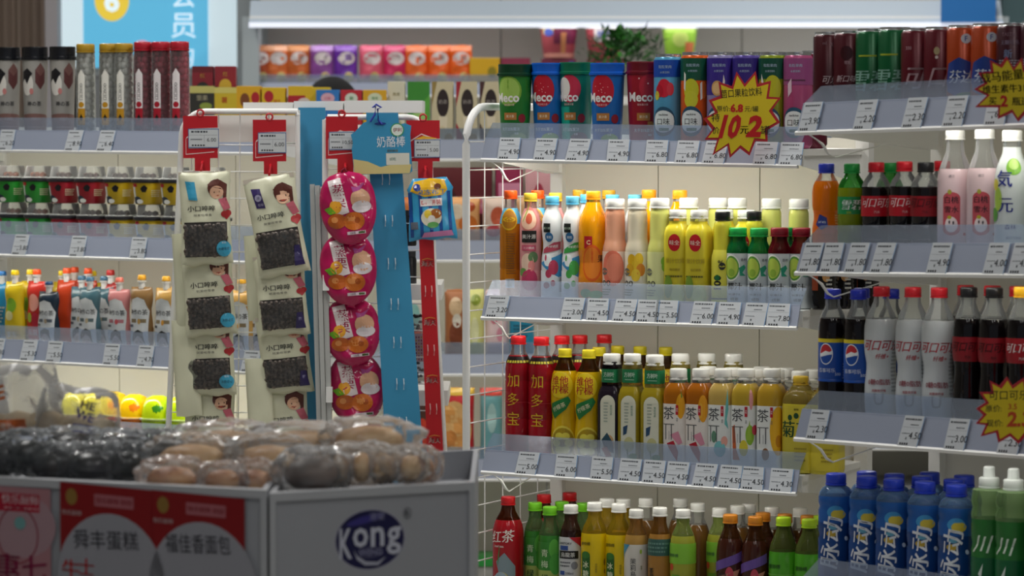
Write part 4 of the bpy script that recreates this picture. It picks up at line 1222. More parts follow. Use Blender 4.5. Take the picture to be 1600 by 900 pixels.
pk('g_teal', '#486c78', '#4a7490', godtea('#5c6c70', '#c0b090'), 'teal grey spouted pouch with cartoon hair', 33, seed=5)
pk('g_pink', '#cc8484', '#e07868', godtea('#b87880', '#c85860'), 'pink spouted pouch with cartoon hair', 33, seed=6)
pk('g_brown', '#8c6c44', '#d89c28', godtea('#8c7c60', '#d0a860'), 'brown spouted pouch with cartoon hair and amber cap', 33, seed=7)
pk('g_tan', '#d0a45c', '#dca430', godtea('#8c7c60', '#d89c3c'), 'tan spouted pouch with cartoon hair and amber cap', 33, seed=8)
FE = 'far end'
put(Cu, 'third', 'p_yellow', [(-16, 0), (24, 0), (48, 1)], FE, pytop=421)
put(Cu, 'third', 'p_blue', [(4, 1.2), (-28, 1.2)], FE, pytop=424)
put(Cu, 'third', 'p_red', [(58, .35)], FE, pytop=421)
put(Cu, 'third', 'g_dark', [(77, -.2)], FE, pytop=440)
put(Cu, 'third', 'p_yellow_back', [(98, 1.6), (145, 2)], FE, pytop=423)
put(Cu, 'third', 'p_orange_back', [(105, .9), (117, 2), (138, 1.3)], FE, pytop=419)
put(Cu, 'third', 'p_maroon', [(173, 1.2)], FE, pytop=422)
put(Cu, 'third', 'g_teal', [(128, .7), (141, -.2), (163, 1.0)], FE, pytop=431)
put(Cu, 'third', 'g_pink', [(187, -.2)], FE, pytop=434)
put(Cu, 'third', 'g_brown', [(222, -.2)], FE, pytop=430)
put(Cu, 'third', 'g_tan', [(260, -.2), (282, 1), (320, .2), (378, -.2), (408, .2)], FE, pytop=432)
# moulded fruit jellies on the lowest jelly shelf
def bigjelly(px, c1, c2, c3, label, row=0, H=.105, w=.036):
    n = -(Cu.k + .01 + w + row * .08)
    zg = Cu.deck('low', Cu.L / 2)
    t = Cu.t_at(px, zg + .05, n)
    root = thing('jelly_tub', label, 'tub', Cu.pt(t, n, Cu.deck('low', t) + .0006), Cu.rz, 'moulded fruit jelly tubs')
    MB().lathe([(0, 0), (w * .80, 0), (w * .84, .004), (w, H * .46)], 28, 3, m=liq(c3, .1)).build('tub', root)
    MB().lathe([(w * 1.0, H * .45), (w * 1.1, H * .46), (w * 1.1, H * .49), (w, H * .50)], 28, 3, m=CLEAR_LID).build('tub_rim', root)
    MB().lathe([(w * .98, H * .47), (w * .96, H * .6), (w * .86, H * .8), (w * .66, H * .94), (w * .3, H), (0, H)], 28, 3, m=mat(c1, .12)).build('jelly_dome', root)
    MB().lathe([(w * .5, H * .6), (w * .5, H * .75), (w * .3, H * .86), (0, H * .88)], 14, m=mat(c2, .15), cx=w * .35, cy=-w * .42).build('fruit_piece', root)


bigjelly(120, '#d8d040', '#e0d860', '#c8b020', 'pale yellow jelly tub behind the plastic bread bags')
bigjelly(152, '#e0d430', '#e8dc50', '#c89818', 'yellow jelly tub beside the plastic bread bags')
bigjelly(178, '#f0cc10', '#f0a010', '#c84808', 'yellow jelly tub with orange red base', .4)
bigjelly(211, '#f4c008', '#f08418', '#c86408', 'orange jelly tub with yellow dome')
bigjelly(247, '#b4cc10', '#3c8420', '#9cb410', 'lime green jelly tub with dark green fruit piece')
bigjelly(284, '#b8d414', '#4c9024', '#a8c010', 'lime green jelly tub behind the rack frame', .1)

# ------------------------------------------------------------------ price cards in the strips


def price_card(u, shelf, px, price, label, w=.047):
    zg = u.z(shelf, u.L / 2) + u.dzs / 2
    n0 = -.008
    t = u.t_at(px, zg, n0)
    b = u.pt(t, 0, u.z(shelf, t))
    nn = .017
    slope = (u.sh[shelf][1] - u.sh[shelf][0]) / u.L
    X = u.u + Vector((0, 0, slope))
    Yv = (u.n * (-nn) + Vector((0, 0, u.dzs)))
    ln = Yv.length
    Yv.normalize()
    N = X.cross(Yv).normalized()
    if N.y > 0:
        N = -N
    h = ln * .98
    sw = random.uniform(-.004, .004)
    root = thing('price_card', label, 'price card', b + N * .0026 + Yv * .001, group='white price cards clipped in the shelf strips')
    mb = MB()

    def q(x, y, o=0):
        p = X * (x + sw * y / h) + Yv * y + N * o
        return (p.x, p.y, p.z)
    vs = [q(x, y, o) for o in (0, .0005) for (x, y) in ((-w / 2, 0), (w / 2, 0), (w / 2, h), (-w / 2, h))]
    mb.add(vs, [(0, 3, 2, 1), (4, 5, 6, 7), (0, 1, 5, 4), (1, 2, 6, 5), (2, 3, 7, 6), (3, 0, 4, 7)], mat('#c9ced3', .3))
    mb.build('card', root, smooth=0)
    art = [LINES(-.42 * w, .84 * h, .36 * w, .92 * h, 1, '#3c4148', .7, int(px)), LINES(-.1 * w, .68 * h, .3 * w, .73 * h, 1, '#5c6168', .7, int(px) + 1), R(-.45 * w, .62 * h, .45 * w, .63 * h, '#a8adb4'), LINES(-.42 * w, .40 * h, -.02 * w, .44 * h, 1, '#6c7178', .7, 3), T('¥', -.15 * w, .26 * h, .10 * h, '#4c5158'), R(.475 * w, 0, .5 * w, h, '#5c90c4')]
    art += [R((-.4 + i * .11) * w, .05 * h, (-.33 + i * .11) * w, .12 * h, '#23262c') for i in range(4)]
    if price:
        art.append(T(price, .26 * w, .36 * h, .22 * h, '#23262c', .0))
    decals(root, art, lambda a, c, o: q(a, c, .0007 + o), off=0, step=.00003)


def cards(u, shelf, items, what):
    cnt = {}
    for i, (px, pr) in enumerate(items):
        price_card(u, shelf, px, pr, ORD[i] + ' price card ' + what + ', ' + ('reading ' + pr if pr else 'no price'))


cards(A, 'upper', [(797, '4.90'), (853, '4.90'), (903, '4.90'), (968, '4.90'), (1028, '6.80'), (1074, '6.80'), (1117, '6.80'), (1197, '6.80'), (1237, '6.80')], 'from the wire panel under the fruit cups')
cards(A, 'second', [(777, '3.20'), (895, '3.00'), (936, '4.50'), (976, '4.50'), (1014, '4.50'), (1043, '5.50'), (1098, '6.00'), (1140, '4.90'), (1180, ''), (1218, '7.80')], 'from the wire panel under the juice bottles')
cards(A, 'third', [(824, '5.00'), (886, '6.00'), (942, '5.50'), (985, '4.50'), (1023, '4.50'), (1059, '4.50'), (1101, '4.50'), (1141, '4.50'), (1178, '4.50'), (1222, '4.30')], 'from the wire panel under the tea bottles')
cards(Bu, 'upper', [(1268, '3.90'), (1354, '2.20'), (1430, '2.30'), (1494, '2.20'), (1560, '6.00'), (1630, '2.30')], 'from the juice side under the soda cans')
cards(Bu, 'second', [(1268, '1.80'), (1302, '1.80'), (1340, '1.80'), (1380, '1.80'), (1469, '4.90'), (1558, '4.00'), (1598, '4.50')], 'from the juice side under the small soda bottles')
cards(Bu, 'third', [(1280, '2.30'), (1424, '4.50'), (1497, '3.00'), (1580, '2.30')], 'from the juice side under the large cola bottles')
cards(Cu, 'upper', [(12, '6.20'), (116, '8.90'), (166, '6.40')], 'from the far end under the milk tea')
cards(Cu, 'second', [(33, '3.80'), (123, '3.80'), (218, '3.80'), (323, '3.80')], 'from the far end under the jelly cups')
cards(Cu, 'third', [(-4, '5.30'), (46, '5.30'), (87, '5.50'), (176, '5.50'), (229, '4.70'), (392, '4.70')], 'from the far end under the pouches')
# ------------------------------------------------------------------ hanging rack with snack bags
YD = 6.9
SC_D = YD / FPX  # metres per pixel there
BLUE = mat('#3d93bf', .5)


def rect_panel(name, parent, org, px0, py0, px1, py1, Y, th, m, px0b=None, px1b=None):
    """upright slab between two pixel columns; lower corners may differ because the slab leans"""
    a, b = P(px0, py0, Y), P(px1, py0, Y)
    c, d = P(px1b if px1b is not None else px1, py1, Y), P(px0b if px0b is not None else px0, py1, Y)
    vs = []
    for o in (0, th):
        for p in (a, b, c, d):
            vs.append((p.x - org.x, p.y + o - org.y, p.z - org.z))
    o = MB().add(vs, [(0, 3, 2, 1), (4, 5, 6, 7), (0, 1, 5, 4), (1, 2, 6, 5), (2, 3, 7, 6), (3, 0, 4, 7)], m).build(name, parent, smooth=0)
    recalc_fix(o)
    return o


def tube_px(name, parent, org, pts, Y, r, m, n=10):
    ps = [P(px, py, Y + (dy[0] if dy else 0)) - org for px, py, *dy in pts]
    return MB().tube(ps, r, n, m).build(name, parent, smooth=60)


def arc_px(cx, cy, r, a0, a1, n=6):
    return [(cx + r * math.cos(math.radians(a0 + (a1 - a0) * i / n)), cy - r * math.sin(math.radians(a0 + (a1 - a0) * i / n))) for i in range(n + 1)]


rack = thing('hanging_rack', 'white wire rack with blue panel where snack bags hang', 'display rack', (P(480, 600, YD).x, YD + .1, 0))
ro = rack.location.copy()
# the two mesh panels
tube_px('tube_frame', rack, ro, [(238, 1230)] + [(283, 230)] + arc_px(322, 212, 38, 175, 90) + [(464, 174), (465, 180)], YD, .0065, WHITE2)
tube_px('tube_frame', rack, ro, [(465, 172), (467, 480), (472, 1230)], YD, .0055, WHITE2)
tube_px('tube_frame', rack, ro, [(508, 1230), (508, 187), (512, 183)] + arc_px(636, 217, 34, 90, 5) + [(678, 420), (700, 800), (722, 1230)], YD - .02, .0065, WHITE2)
for py in [226 + 41.8 * i for i in range(24)]:
    k = 283 - (py - 230) * .045
    tube_px('wire', rack, ro, [(k, py), (467, py + 1)], YD + .006, .0014, WHITE2, 6)
    tube_px('wire', rack, ro, [(508, py - 4), (668 + (py - 226) * .054, py - 2)], YD - .014, .0014, WHITE2, 6)
for px in (300, 342, 375, 420):
    tube_px('wire', rack, ro, [(px, 176), (px - 6, 1230)], YD + .009, .0014, WHITE2, 6)
for px, q in ((545, 560), (590, 610), (624, 654), (650, 690)):
    tube_px('wire', rack, ro, [(px, 186), (q, 1230)], YD - .011, .0014, WHITE2, 6)
rect_panel('blue_panel', rack, ro, 466, 168, 508, 1230, YD + .03, .012, BLUE, 470, 530)
rect_panel('top_board', rack, ro, 380, 160, 458, 172, YD + .05, .2, WHITE2)
rect_panel('top_board', rack, ro, 459, 158, 536, 172, YD + .05, .2, WHITE2)
rect_panel('top_board', rack, ro, 538, 157, 660, 176, YD + .05, .2, WHITE2)
b1 = rect_panel('header_board', rack, ro, 300, 180, 462, 222, YD + .03, .01, WHITE)
for i, (x0, x1) in enumerate(((484, 491), (492, 499), (500, 508))):
    rect_panel('aluminium_rail', rack, ro, x0, 288 + i * 2, x1, 1230, YD - .05 - .006 * (i % 2), .02, mat('#c9cac6', .35, .3), x0 + 27, x1 + 27)
for py in (297, 430, 605):
    d = (py - 288) * .029
    rect_panel('rail_clip', rack, ro, 500 + d, py, 510 + d, py + 24, YD - .065, .014, WHITE2)
# inner shelves of the rack seen through the mesh
for py, x0, x1 in ((445, 628, 690), (610, 630, 700), (760, 632, 710)):
    rect_panel('inner_shelf', rack, ro, x0, py, x1, py + 24, YD + .06, .26, WHITE)


def hook_card(px0, py0, px1, py1, neck, price, label, Y, lab_box):
    """red hanging card with a price slip"""
    c = P((px0 + px1) / 2, py0, Y)
    root = thing('hook_card', label, 'sign', c, group='red hook cards on the rack')
    s = Y / FPX
    w, h = (px1 - px0) / 2 * s, (py1 - py0) * s
    RDM = mat('#c01a26', .4)
    nk = (neck[1] - neck[0]) / 2 * s
    nc = ((neck[0] + neck[1]) / 2 - (px0 + px1) / 2) * s
    nh = neck[2] * s
    pts = [(-w, 0), (-w, -h), (nc - nk, -h), (nc - nk, -h - nh), (nc + nk, -h - nh), (nc + nk, -h), (w, -h), (w, 0)]
    n = len(pts)
    vs = [(x, o, z) for o in (-.0008, .0008) for x, z in pts]
    MB().add(vs, [tuple(range(n - 1, -1, -1)), tuple(range(n, 2 * n))] + [(i, (i + 1) % n, n + (i + 1) % n, n + i) for i in range(n)], RDM).build('card', root, smooth=0)
    MB().tube([(.007 * math.cos(a), 0, .006 + .007 * math.sin(a)) for a in [math.pi * 2 * i / 14 for i in range(15)]], .0024, 6, RDM).build('eyelet', root)
    hk = [(nc, .012, -h - nh * .2), (nc, -.012, -h - nh * .35), (nc + .001, -.026, -h - nh * .45), (nc, -.03, -h - nh * .9), (nc - .001, -.028, -h - nh - .006)]
    MB().tube(hk, .0028, 8, RDM).build('hook', root)
    x0, z0, x1, z1 = [v * s for v in lab_box]
    LB = [(x0, -z0), (x1, -z0 + .002), (x1 + .001, -z1), (x0 + .001, -z1 - .001)]
    vs = [(x, o, z) for o in (-.0022, -.0012) for x, z in LB]
    MB().add(vs, [(0, 3, 2, 1), (4, 5, 6, 7), (0, 1, 5, 4), (1, 2, 6, 5), (2, 3, 7, 6), (3, 0, 4, 7)], mat('#ced2d4', .35)).build('price_slip', root, smooth=0)
    cx, cz, lw, lh = (x0 + x1) / 2, -(z0 + z1) / 2, x1 - x0, z1 - z0
    art = [PG([(-w * .85, -h * .55), (-w * .8, -h * .50), (-w * .1, -h * .32), (w * .7, -h * .44), (w * .85, -h * .5), (w * .82, -h * .53), (w * .65, -h * .47), (-w * .1, -h * .35), (-w * .78, -h * .53)], '#e8c8c4'), PG([(-w * .5, -h * .46), (0, -h * .38), (w * .8, -h * .43), (w * .85, -h * .48), (0, -h * .45), (-w * .4, -h * .50)], '#e8b030'),
           PG([(-w * .85, -h * .55), (-w * .82, -h * .55), (-w * .82, -h * .90), (-w * .85, -h * .92)], '#e8c8c4'), PG([(-w * .85, -h * .92), (w * .8, -h * .86), (w * .8, -h * .84), (-w * .85, -h * .90)], '#e8c8c4')]
    decals(root, art, lambda a, b, o: (a, -.0009 - o, b), off=.0001)
    f = lambda a, b, o: (cx + a, -.0023 - o, cz + b)
    art = [R(-lw / 2, -lh / 2, lw / 2, lh / 2, '#3c5c94'), R(-lw * .48, -lh * .46, lw * .48, lh * .46, '#ced2d4'), LINES(-lw * .4, lh * .28, lw * .3, lh * .4, 1, '#3c4148', .8, 2), R(-lw * .45, lh * .16, lw * .45, lh * .175, '#8c9198'), LINES(-lw * .42, -lh * .1, -lw * .05, -lh * .02, 1, '#5c6168', .8), T(price, lw * .26, -lh * .08, lh * .2, '#202328', .0), R(.02 * lw, -lh * .25, .028 * lw, lh * .16, '#8c9198')] + [R((-.38 + i * .09) * lw, -lh * .4, (-.32 + i * .09) * lw, -lh * .33, '#202328') for i in range(5)]
    decals(root, art, f, off=.0001, step=.00004)
    return root


hook_card(286, 181, 340, 247, (304, 328, 20), '6.00', 'red hook card reading 6.00 above the jelly-side column of raisin bags', YD - .02, (-19, 20, 29, 50))
hook_card(395, 187, 447, 252, (412, 433, 20), '6.00', 'red hook card reading 6.00 above the raisin bags beside the blue panel', YD - .02, (-18, 20, 26, 52))
hook_card(509, 182, 559, 248, (527, 552, 28), '10.50', 'red hook card reading 10.50 above the pink oval bags', YD - .045, (-20, 24, 19, 52))
hook_card(635, 188, 687, 252, (653, 676, 30), '5.00', 'red hook card reading 5.00 above the small blue bag', YD - .045, (-14, 30, 27, 58))

# raisin bags
CREAM = mat('#dcdcc0', .3)
RAIS = speckled('#4c3e36', '#8c7c70', 140, .35)


def raisin_bag(px_c, py0, py1, tilt, Y, badge, label, th=.012, full=True):
    s = Y / FPX
    H = (py1 - py0) * s
    W = 41 * s
    c = P(px_c, py1, Y)
    root = thing('dried_fruit_bag', label, 'bag', c, group='cream dried fruit bags on the hanging rack', rot=(random.uniform(-.04, .02), tilt, random.uniform(-.08, .08)))
    o, fn = bag('bag_body', root, lambda z: W * (1 - .07 * math.sin(math.pi * z)), H, th, CREAM, 14, 22, .0016, random.randint(1, 99), back=.7)
    MB().box(-W * .98, -.0016, H * .955, W * .98, .0012, H, mat('#d2c8b8', .3)).build('crimped_seal', root, smooth=0)
    # window full of dark dried fruit
    rnd = random.Random(int(px_c + py0))
    mb = MB()
    for i in range(9):
        for j in range(11):
            u = (-.74 + 1.42 * i / 8 + rnd.uniform(-.05, .05)) * W
            v = (.12 + .30 * j / 10 + rnd.uniform(-.01, .01)) * H
            if i > 6 and j < 4 and False:
                continue
            x, y, z = fn(u, v, .0)
            r = .0062 * rnd.uniform(.75, 1.25)
            pr = [(0, z - r), (r * .75, z - r * .66), (r, z), (r * .7, z + r * .7), (0, z + r)]
            mb.lathe(pr, 7, m=RAIS, cx=x, cy=y + r * .45)
    w = mb.build('dried_fruit', root, smooth=80)
    w['kind'] = 'stuff'
    mb = MB()
    g = 8
    vs = [fn((-.80 + 1.56 * i / g) * W, (.095 + .35 * j / g) * H, .0042) for j in range(g + 1) for i in range(g + 1)]
    fs = [(j * (g + 1) + i, j * (g + 1) + i + 1, (j + 1) * (g + 1) + i + 1, (j + 1) * (g + 1) + i) for j in range(g) for i in range(g)]
    mb.add(vs, fs, mat('#f0f2f2', .1, kind='clear', amount=.99)).build('clear_window', root)
    col_b = {'blue': '#3a9cc0', 'purple': '#3a2c64'}[badge]
    art = [R(-.82, .088, .80, .46, '#2a221f'), EL(.45, .82, .34, .095, '#5c2c22'), EL(.45, .775, .26, .07, '#e8b898'), PG([(.1, .86), (.5, .92), (.85, .86), (.80, .68), (.68, .70), (.70, .80), (.2, .84)], '#5c2c22'), EL(.36, .775, .02, .01, '#3a2018'), EL(.56, .785, .02, .01, '#3a2018'), EL(.44, .745, .1, .012, '#b8402c', a0=180, a1=360), PG([(.5, .70), (.8, .72), (.95, .60), (.7, .58)], '#cc6878'), EL(.72, .54, .13, .035, '#b02c30'), EL(.86, .55, .12, .035, '#b02c30'), PG([(.62, .53), (.95, .53), (.80, .48)], '#b02c30'),
           T('小口啐啐', -.15, .605, .22, '#1c1a1c', .03, w=1.05), T('就爱吃零食', -.1, .535, .09, '#4c4844', .0, w=.7)]
    if full:
        art += [PG([(-.74, .90), (-.38, .89), (-.28, .69), (-.62, .70)], col_b)]
        if badge == 'purple':
            art += [EL(-.5, .80, .13, .035, '#b8b4d0'), T('冷', -.5, .80, .12, '#3a2c64'), T('葡萄', -.45, .73, .1, '#b8b4d0')]
    decals(root, art, fn, cell=(.007, .009), scale=(W, H), off=.0002, step=.00005)
    if badge == 'blue':
        decals(root, [EL(.66, .17, .28, .085, '#3fa2c4'), T('冰糖葡萄', .66, .17, .12, '#1c3c50', .01, w=.42), T('果肉', .66, .235, .08, '#d8e8f0')], fn, cell=(.007, .009), scale=(W, H), off=.0056, sname='round_badge', step=.00005)
    else:
        decals(root, [PG([(.55, .28), (.75, .28), (.85, .08), (.45, .08)], '#2f2658'), T('紫', .65, .2, .12, '#a8a4c8')], fn, cell=(.007, .009), scale=(W, H), off=.0056, sname='round_badge', step=.00005)


for k, (cx, y0, y1, tl, bd) in enumerate([(324, 268, 414, -.03, 'blue'), (331, 392, 524, -.07, 'blue'), (330, 490, 618, -.04, 'blue'), (328, 598, 736, .0, 'blue')]):
    raisin_bag(cx, y0, y1, tl, YD - .06 + k * .020, bd, 'cream dried fruit bag with light blue badge, %s from the top' % ORD[k], full=(k == 0))
for k, (cx, y0, y1, tl, bd) in enumerate([(446, 273, 430, -.17, 'purple'), (445, 398, 524, -.08, 'purple'), (451, 492, 614, -.10, 'purple'), (450, 598, 740, -.08, 'purple')]):
    raisin_bag(cx, y0, y1, tl, YD - .06 + k * .020, bd, 'cream dried fruit bag with purple badge beside the blue panel, %s from the top' % ORD[k], full=(k == 0))
for k, (cx, y0, y1, w_) in enumerate([(297, 365, 520, 0), (296, 500, 650, 0), (408, 368, 500, 0), (410, 560, 700, 0)]):
    s = (YD + .02) / FPX
    rt = thing('dried_fruit_bag', 'cream bag peeking out behind the hanging column, ' + ['jelly side, upper', 'jelly side, lower', 'panel side, upper', 'panel side, lower'][k], 'bag', P(cx, y1, YD + .03 - .055), rot=(0, -.05, .05), group='cream dried fruit bags on the hanging rack')
    bag('bag_body', rt, lambda z: 20 * s, (y1 - y0) * s, .006, CREAM, 8, 12, .0008, k + 40)

# pink oval bags on a blue strip
strip = thing('hanging_strip', 'long blue hook strip behind the pink oval bags', 'hanging strip', P(600, 180, YD - .03))
so = strip.location.copy()
rect_panel('strip', strip, so, 572, 176, 622, 1100, YD - .035, .0015, mat('#3c96c2', .45), 626, 690)
for py in (280, 345, 412, 475, 535, 600, 660, 715):
    d = (py - 176) * .07
    for q in (0, 11):
        p0 = P(590 + d + q, py, YD - .037) - so
        MB().tube([p0 + Vector((0, 0, .012)), p0 + Vector((.001, -.004, 0)), p0 + Vector((0, 0, -.012))], .0012, 6, mat('#c8dce6', .3)).build('hook_slot', strip)
PINK = mat('#b81c58', .12)


def chestnut_bag(cx, py0, py1, tilt, k, label):
    Y = YD - .075 + k * .02
    s = Y / FPX
    H = (py1 - py0) * s
    W = 44 * s
    root = thing('chestnut_bag', label, 'bag', P(cx, py1, Y), group='pink oval chestnut bags', rot=(-.02, tilt, random.uniform(-.06, .06)))

    def wf(z):
        return W * max(.10, (1 - abs(2 * (z - .53)) ** 2.3) ** .5) * (1 + .10 * (z - .5)) if 0 < z < 1 else W * .16
    o, fn = bag('bag_body', root, wf, H, .017, PINK, 22, 30, .0019, 10 + k, back=.5)
    art = [PG([(-.62, .90), (-.16, .93), (.05, .46), (-.42, .42)], '#e4d8d8'), T('蒸栗', -.27, .685, .42, '#a01848', .04, vert=True, gap=1.05), EL(-.42, .55, .22, .09, '#e0a030'), PG([(-.85, .53), (-.62, .56), (-.42, .47), (-.66, .45)], '#6fae2c'), EL(-.42, .36, .34, .10, '#b85c20'), EL(.18, .34, .38, .12, '#c46824'), EL(.10, .37, .18, .05, '#dc9050'), EL(-.5, .38, .12, .04, '#dc9050'), EL(.30, .22 + .13, .1, .04, '#a04c18'),
           EL(.48, .62, .34, .14, '#d8a888'), EL(.50, .52, .34, .08, '#d8d0d4'), PG([(.2, .80), (.4, .78), (.7, .84), (.5, .74), (.25, .72)], '#a84c8c'), R(-.1, .165, .55, .205, '#d8c8d0'), R(.3, .17, .52, .20, '#4c5c34'), T('120克', .1, .186, .08, '#5c2038')]
    decals(root, art, fn, cell=(.006, .007), scale=(W, H), off=.0004, rough=.2, step=.00005)
    MB().tube([(-.006, .0, H * .97), (-.004, -.004, H + .004), (.002, -.006, H + .008), (.006, -.002, H * .98)], .0025, 6, mat('#8c1838', .3)).build('hang_loop', root)


for k, (cx, y0, y1, tl) in enumerate([(551, 268, 386, -.11), (549, 364, 481, -.07), (555, 466, 575, -.09), (561, 552, 668, -.07), (562, 648, 764, -.02)]):
    chestnut_bag(cx, y0, y1, tl, k, 'pink oval chestnut bag on blue strip, %s from the top' % ORD[k])

# small blue bag and red strip
rs = thing('hanging_strip', 'long red hook strip with white lettering on the wire rack', 'hanging strip', P(665, 365, YD - .03))
rso = rs.location.copy()
rect_panel('strip', rs, rso, 652, 300, 674, 1100, YD - .032, .0015, mat('#bf1420', .45), 682, 710)
for i, py in enumerate((412, 504, 594, 688, 780)):
    d = (py - 300) * .041
    c = P(663 + d, py, YD - .033) - rso
    decals(rs, [T('海天', 0, 0, 9 * SC_D, '#f0dcd4', .02), PG([(-.011, .009), (0, .012), (.012, .0095), (.012, .0085), (0, .0105), (-.011, .0075)], '#d8a040')], lambda a, b, o, c=c: (c.x + a, c.y - .0004 - o, c.z + b))
for py in (365, 456, 548, 640, 730):
    d = (py - 300) * .041
    for q in (-5, 5):
        p0 = P(663 + d + q, py, YD - .034) - rso
        MB().tube([p0 + Vector((0, 0, .013)), p0 + Vector((.001, -.004, 0)), p0 + Vector((0, 0, -.010))], .0010, 6, mat('#e0b8b4', .3)).build('hook_slot', rs)
Yb = YD - .075
s = Yb / FPX
dv = thing('snack_bag', 'small blue striped snack bag with yellow top on red hook', 'bag', P(677, 374, Yb), rot=(0, -.06, .12))
Wb, Hb = 36 * s, 96 * s
o, fn = bag('bag_body', dv, lambda z: Wb * (1 + .06 * math.cos(z * 5)) if z < .8 else Wb * (1.06 - (z - .8) * 1.6), Hb, .014, mat('#3a9ccc', .25), 12, 18, .0012, 8)
decals(dv, [R(-.98 + i * .42, .05, -.84 + i * .42, .78, '#1c4c94') for i in range(5)] + [PG([(-.9, .80), (-.3, .70), (.5, .72), (.72, .80), (.62, .97), (.0, 1.0), (-.7, .95)], '#e0b020'), EL(-.6, .86, .16, .06, '#2c3c8c'), EL(.3, .86, .16, .05, '#6c3c20'), T('果冻布丁', .0, .775, .24, '#3c78b8', .03, w=1.3), R(-.5, .55, .45, .67, '#e4dcd8'), T('DIY拼装', -.02, .61, .22, '#c8242c', .03, w=.85), EL(-.05, .36, .45, .15, '#dcd8c4'), EL(.15, .42, .25, .08, '#a8642c'), EL(-.2, .42, .16, .07, '#e0c440'), EL(-.05, .34, .16, .06, '#e8e4e0'), EL(.0, .24, .25, .05, '#5ca058'), R(-.95, .18, -.65, .30, '#5c6470'), PG([(-.5, .04), (.9, .05), (.8, .14), (-.4, .12)], '#c880b0')], fn, cell=(.006, .007), scale=(Wb, Hb), rough=.2, step=.00005)

# blue sign card with cheese-stick lettering tied on with a blue ribbon
sg = thing('sign_card', 'blue and yellow hanging card with white lettering and round badge', 'sign', P(600, 272, YD - .058), rot=(0, -.02, 0))
pts = [(-46, 0), (40, 0), (44, 4), (42, 60), (44, 74), (34, 78), (24, 76), (4, 82), (-12, 86), (-30, 80), (-44, 66), (-50, 62), (-47, 50), (-49, 40)]
pts = [(x * SC_D, z * SC_D) for x, z in pts]
n = len(pts)
MB().add([(x, o, z) for o in (-.0008, .0008) for x, z in pts], [tuple(range(n)), tuple(range(2 * n - 1, n - 1, -1))] + [(i, n + i, n + (i + 1) % n, (i + 1) % n) for i in range(n)], mat('#3a94c0', .4)).build('card', sg, smooth=0)
art = [PG([(-46, .5), (40, .5), (43, 14), (30, 18), (-5, 11), (-25, 20), (-47, 24)], '#d8c888'), R(4, 14, 40, 32, '#dcdcd0'), T('试吃', 14, 23, 5, '#5c9c8c'), EL(22, 68, 10.5, 10.5, '#e4ece4'), RING(22, 68, 10.5, 10.5, 1.6, '#3c9c5c'), T('伊利', 22, 68, 6.5, '#b02c34', .02), T('奶酪棒', 12, 50, 17, '#e6eef2', .01, w=44), T('营养美味', 14, 36, 4, '#b8a860'), EL(-4, 78, 9, 2.2, '#22408c')]
decals(sg, art, lambda a, b, o: (a, -.001 - o, b), scale=(SC_D, SC_D), step=.00006)
tube_px('ribbon', sg, P(600, 272, YD - .058), [(580, 190, -.003), (588, 178, -.003), (589, 166, -.003), (584, 168, -.004), (590, 163, -.003), (598, 168, -.003), (592, 170, -.004), (593, 188, -.003), (598, 194, -.004)], YD - .06, .0022, mat('#22349c', .6), 8)
# licorice bag and dark jars behind the mesh
lb = thing('candy_bag', 'clear bag of black candy with pink patterned label behind the rack mesh', 'bag', P(648, 598, YD + .03))
bag('bag_body', lb, lambda z: 17 * SC_D, 108 * SC_D, .014, mat('#dfe3e3', .15, kind='clear', amount=.85), 8, 12, .0008, 3)
rnd = random.Random(3)
mb = MB()
for z0, z1 in ((6, 32), (80, 104)):
    for i in range(22):
        mb.lathe([(0, 0), (.004, .001), (.0045, .004), (0, .007)], 6, m=mat('#18181a', .3))
        k = len(mb.v) - 24
        dx, dz = rnd.uniform(-13, 13) * SC_D, rnd.uniform(z0, z1) * SC_D
        for q in range(k, len(mb.v)):
            v = mb.v[q]
            mb.v[q] = (v[0] + dx, v[1] - .004, v[2] + dz)
mb.build('candy', lb)['kind'] = 'stuff'
decals(lb, [R(-15, 34, 15, 78, '#c8b0b8')] + [R(-14 + (i % 7) * 4, 36 + (i // 7) * 5, -12 + (i % 7) * 4, 39 + (i // 7) * 5, ['#7c3c58', '#b89c3c', '#8c4c64'][i % 3]) for i in range(56)], lambda a, b, o: (a, -.016 - o, b), scale=(SC_D, SC_D))
for k, py in enumerate((452, 388)):
    jt = thing('sauce_jar', 'black jar behind the rack mesh, ' + ('lower' if k == 0 else 'upper') + ' of two', 'jar', P(641, py - 4, YD + .12), group='black jars behind the mesh')
    MB().lathe([(0, 0), (.013, 0), (.014, .004), (.014, .06), (.011, .068)], 20, m=mat('#1c1c1e', .25)).build('jar_body', jt)
    MB().lathe([(.0125, .066), (.0125, .078), (0, .078)], 20, m=mat('#2c2c30', .3)).build('jar_lid', jt)

# ------------------------------------------------------------------ yellow starburst price signs


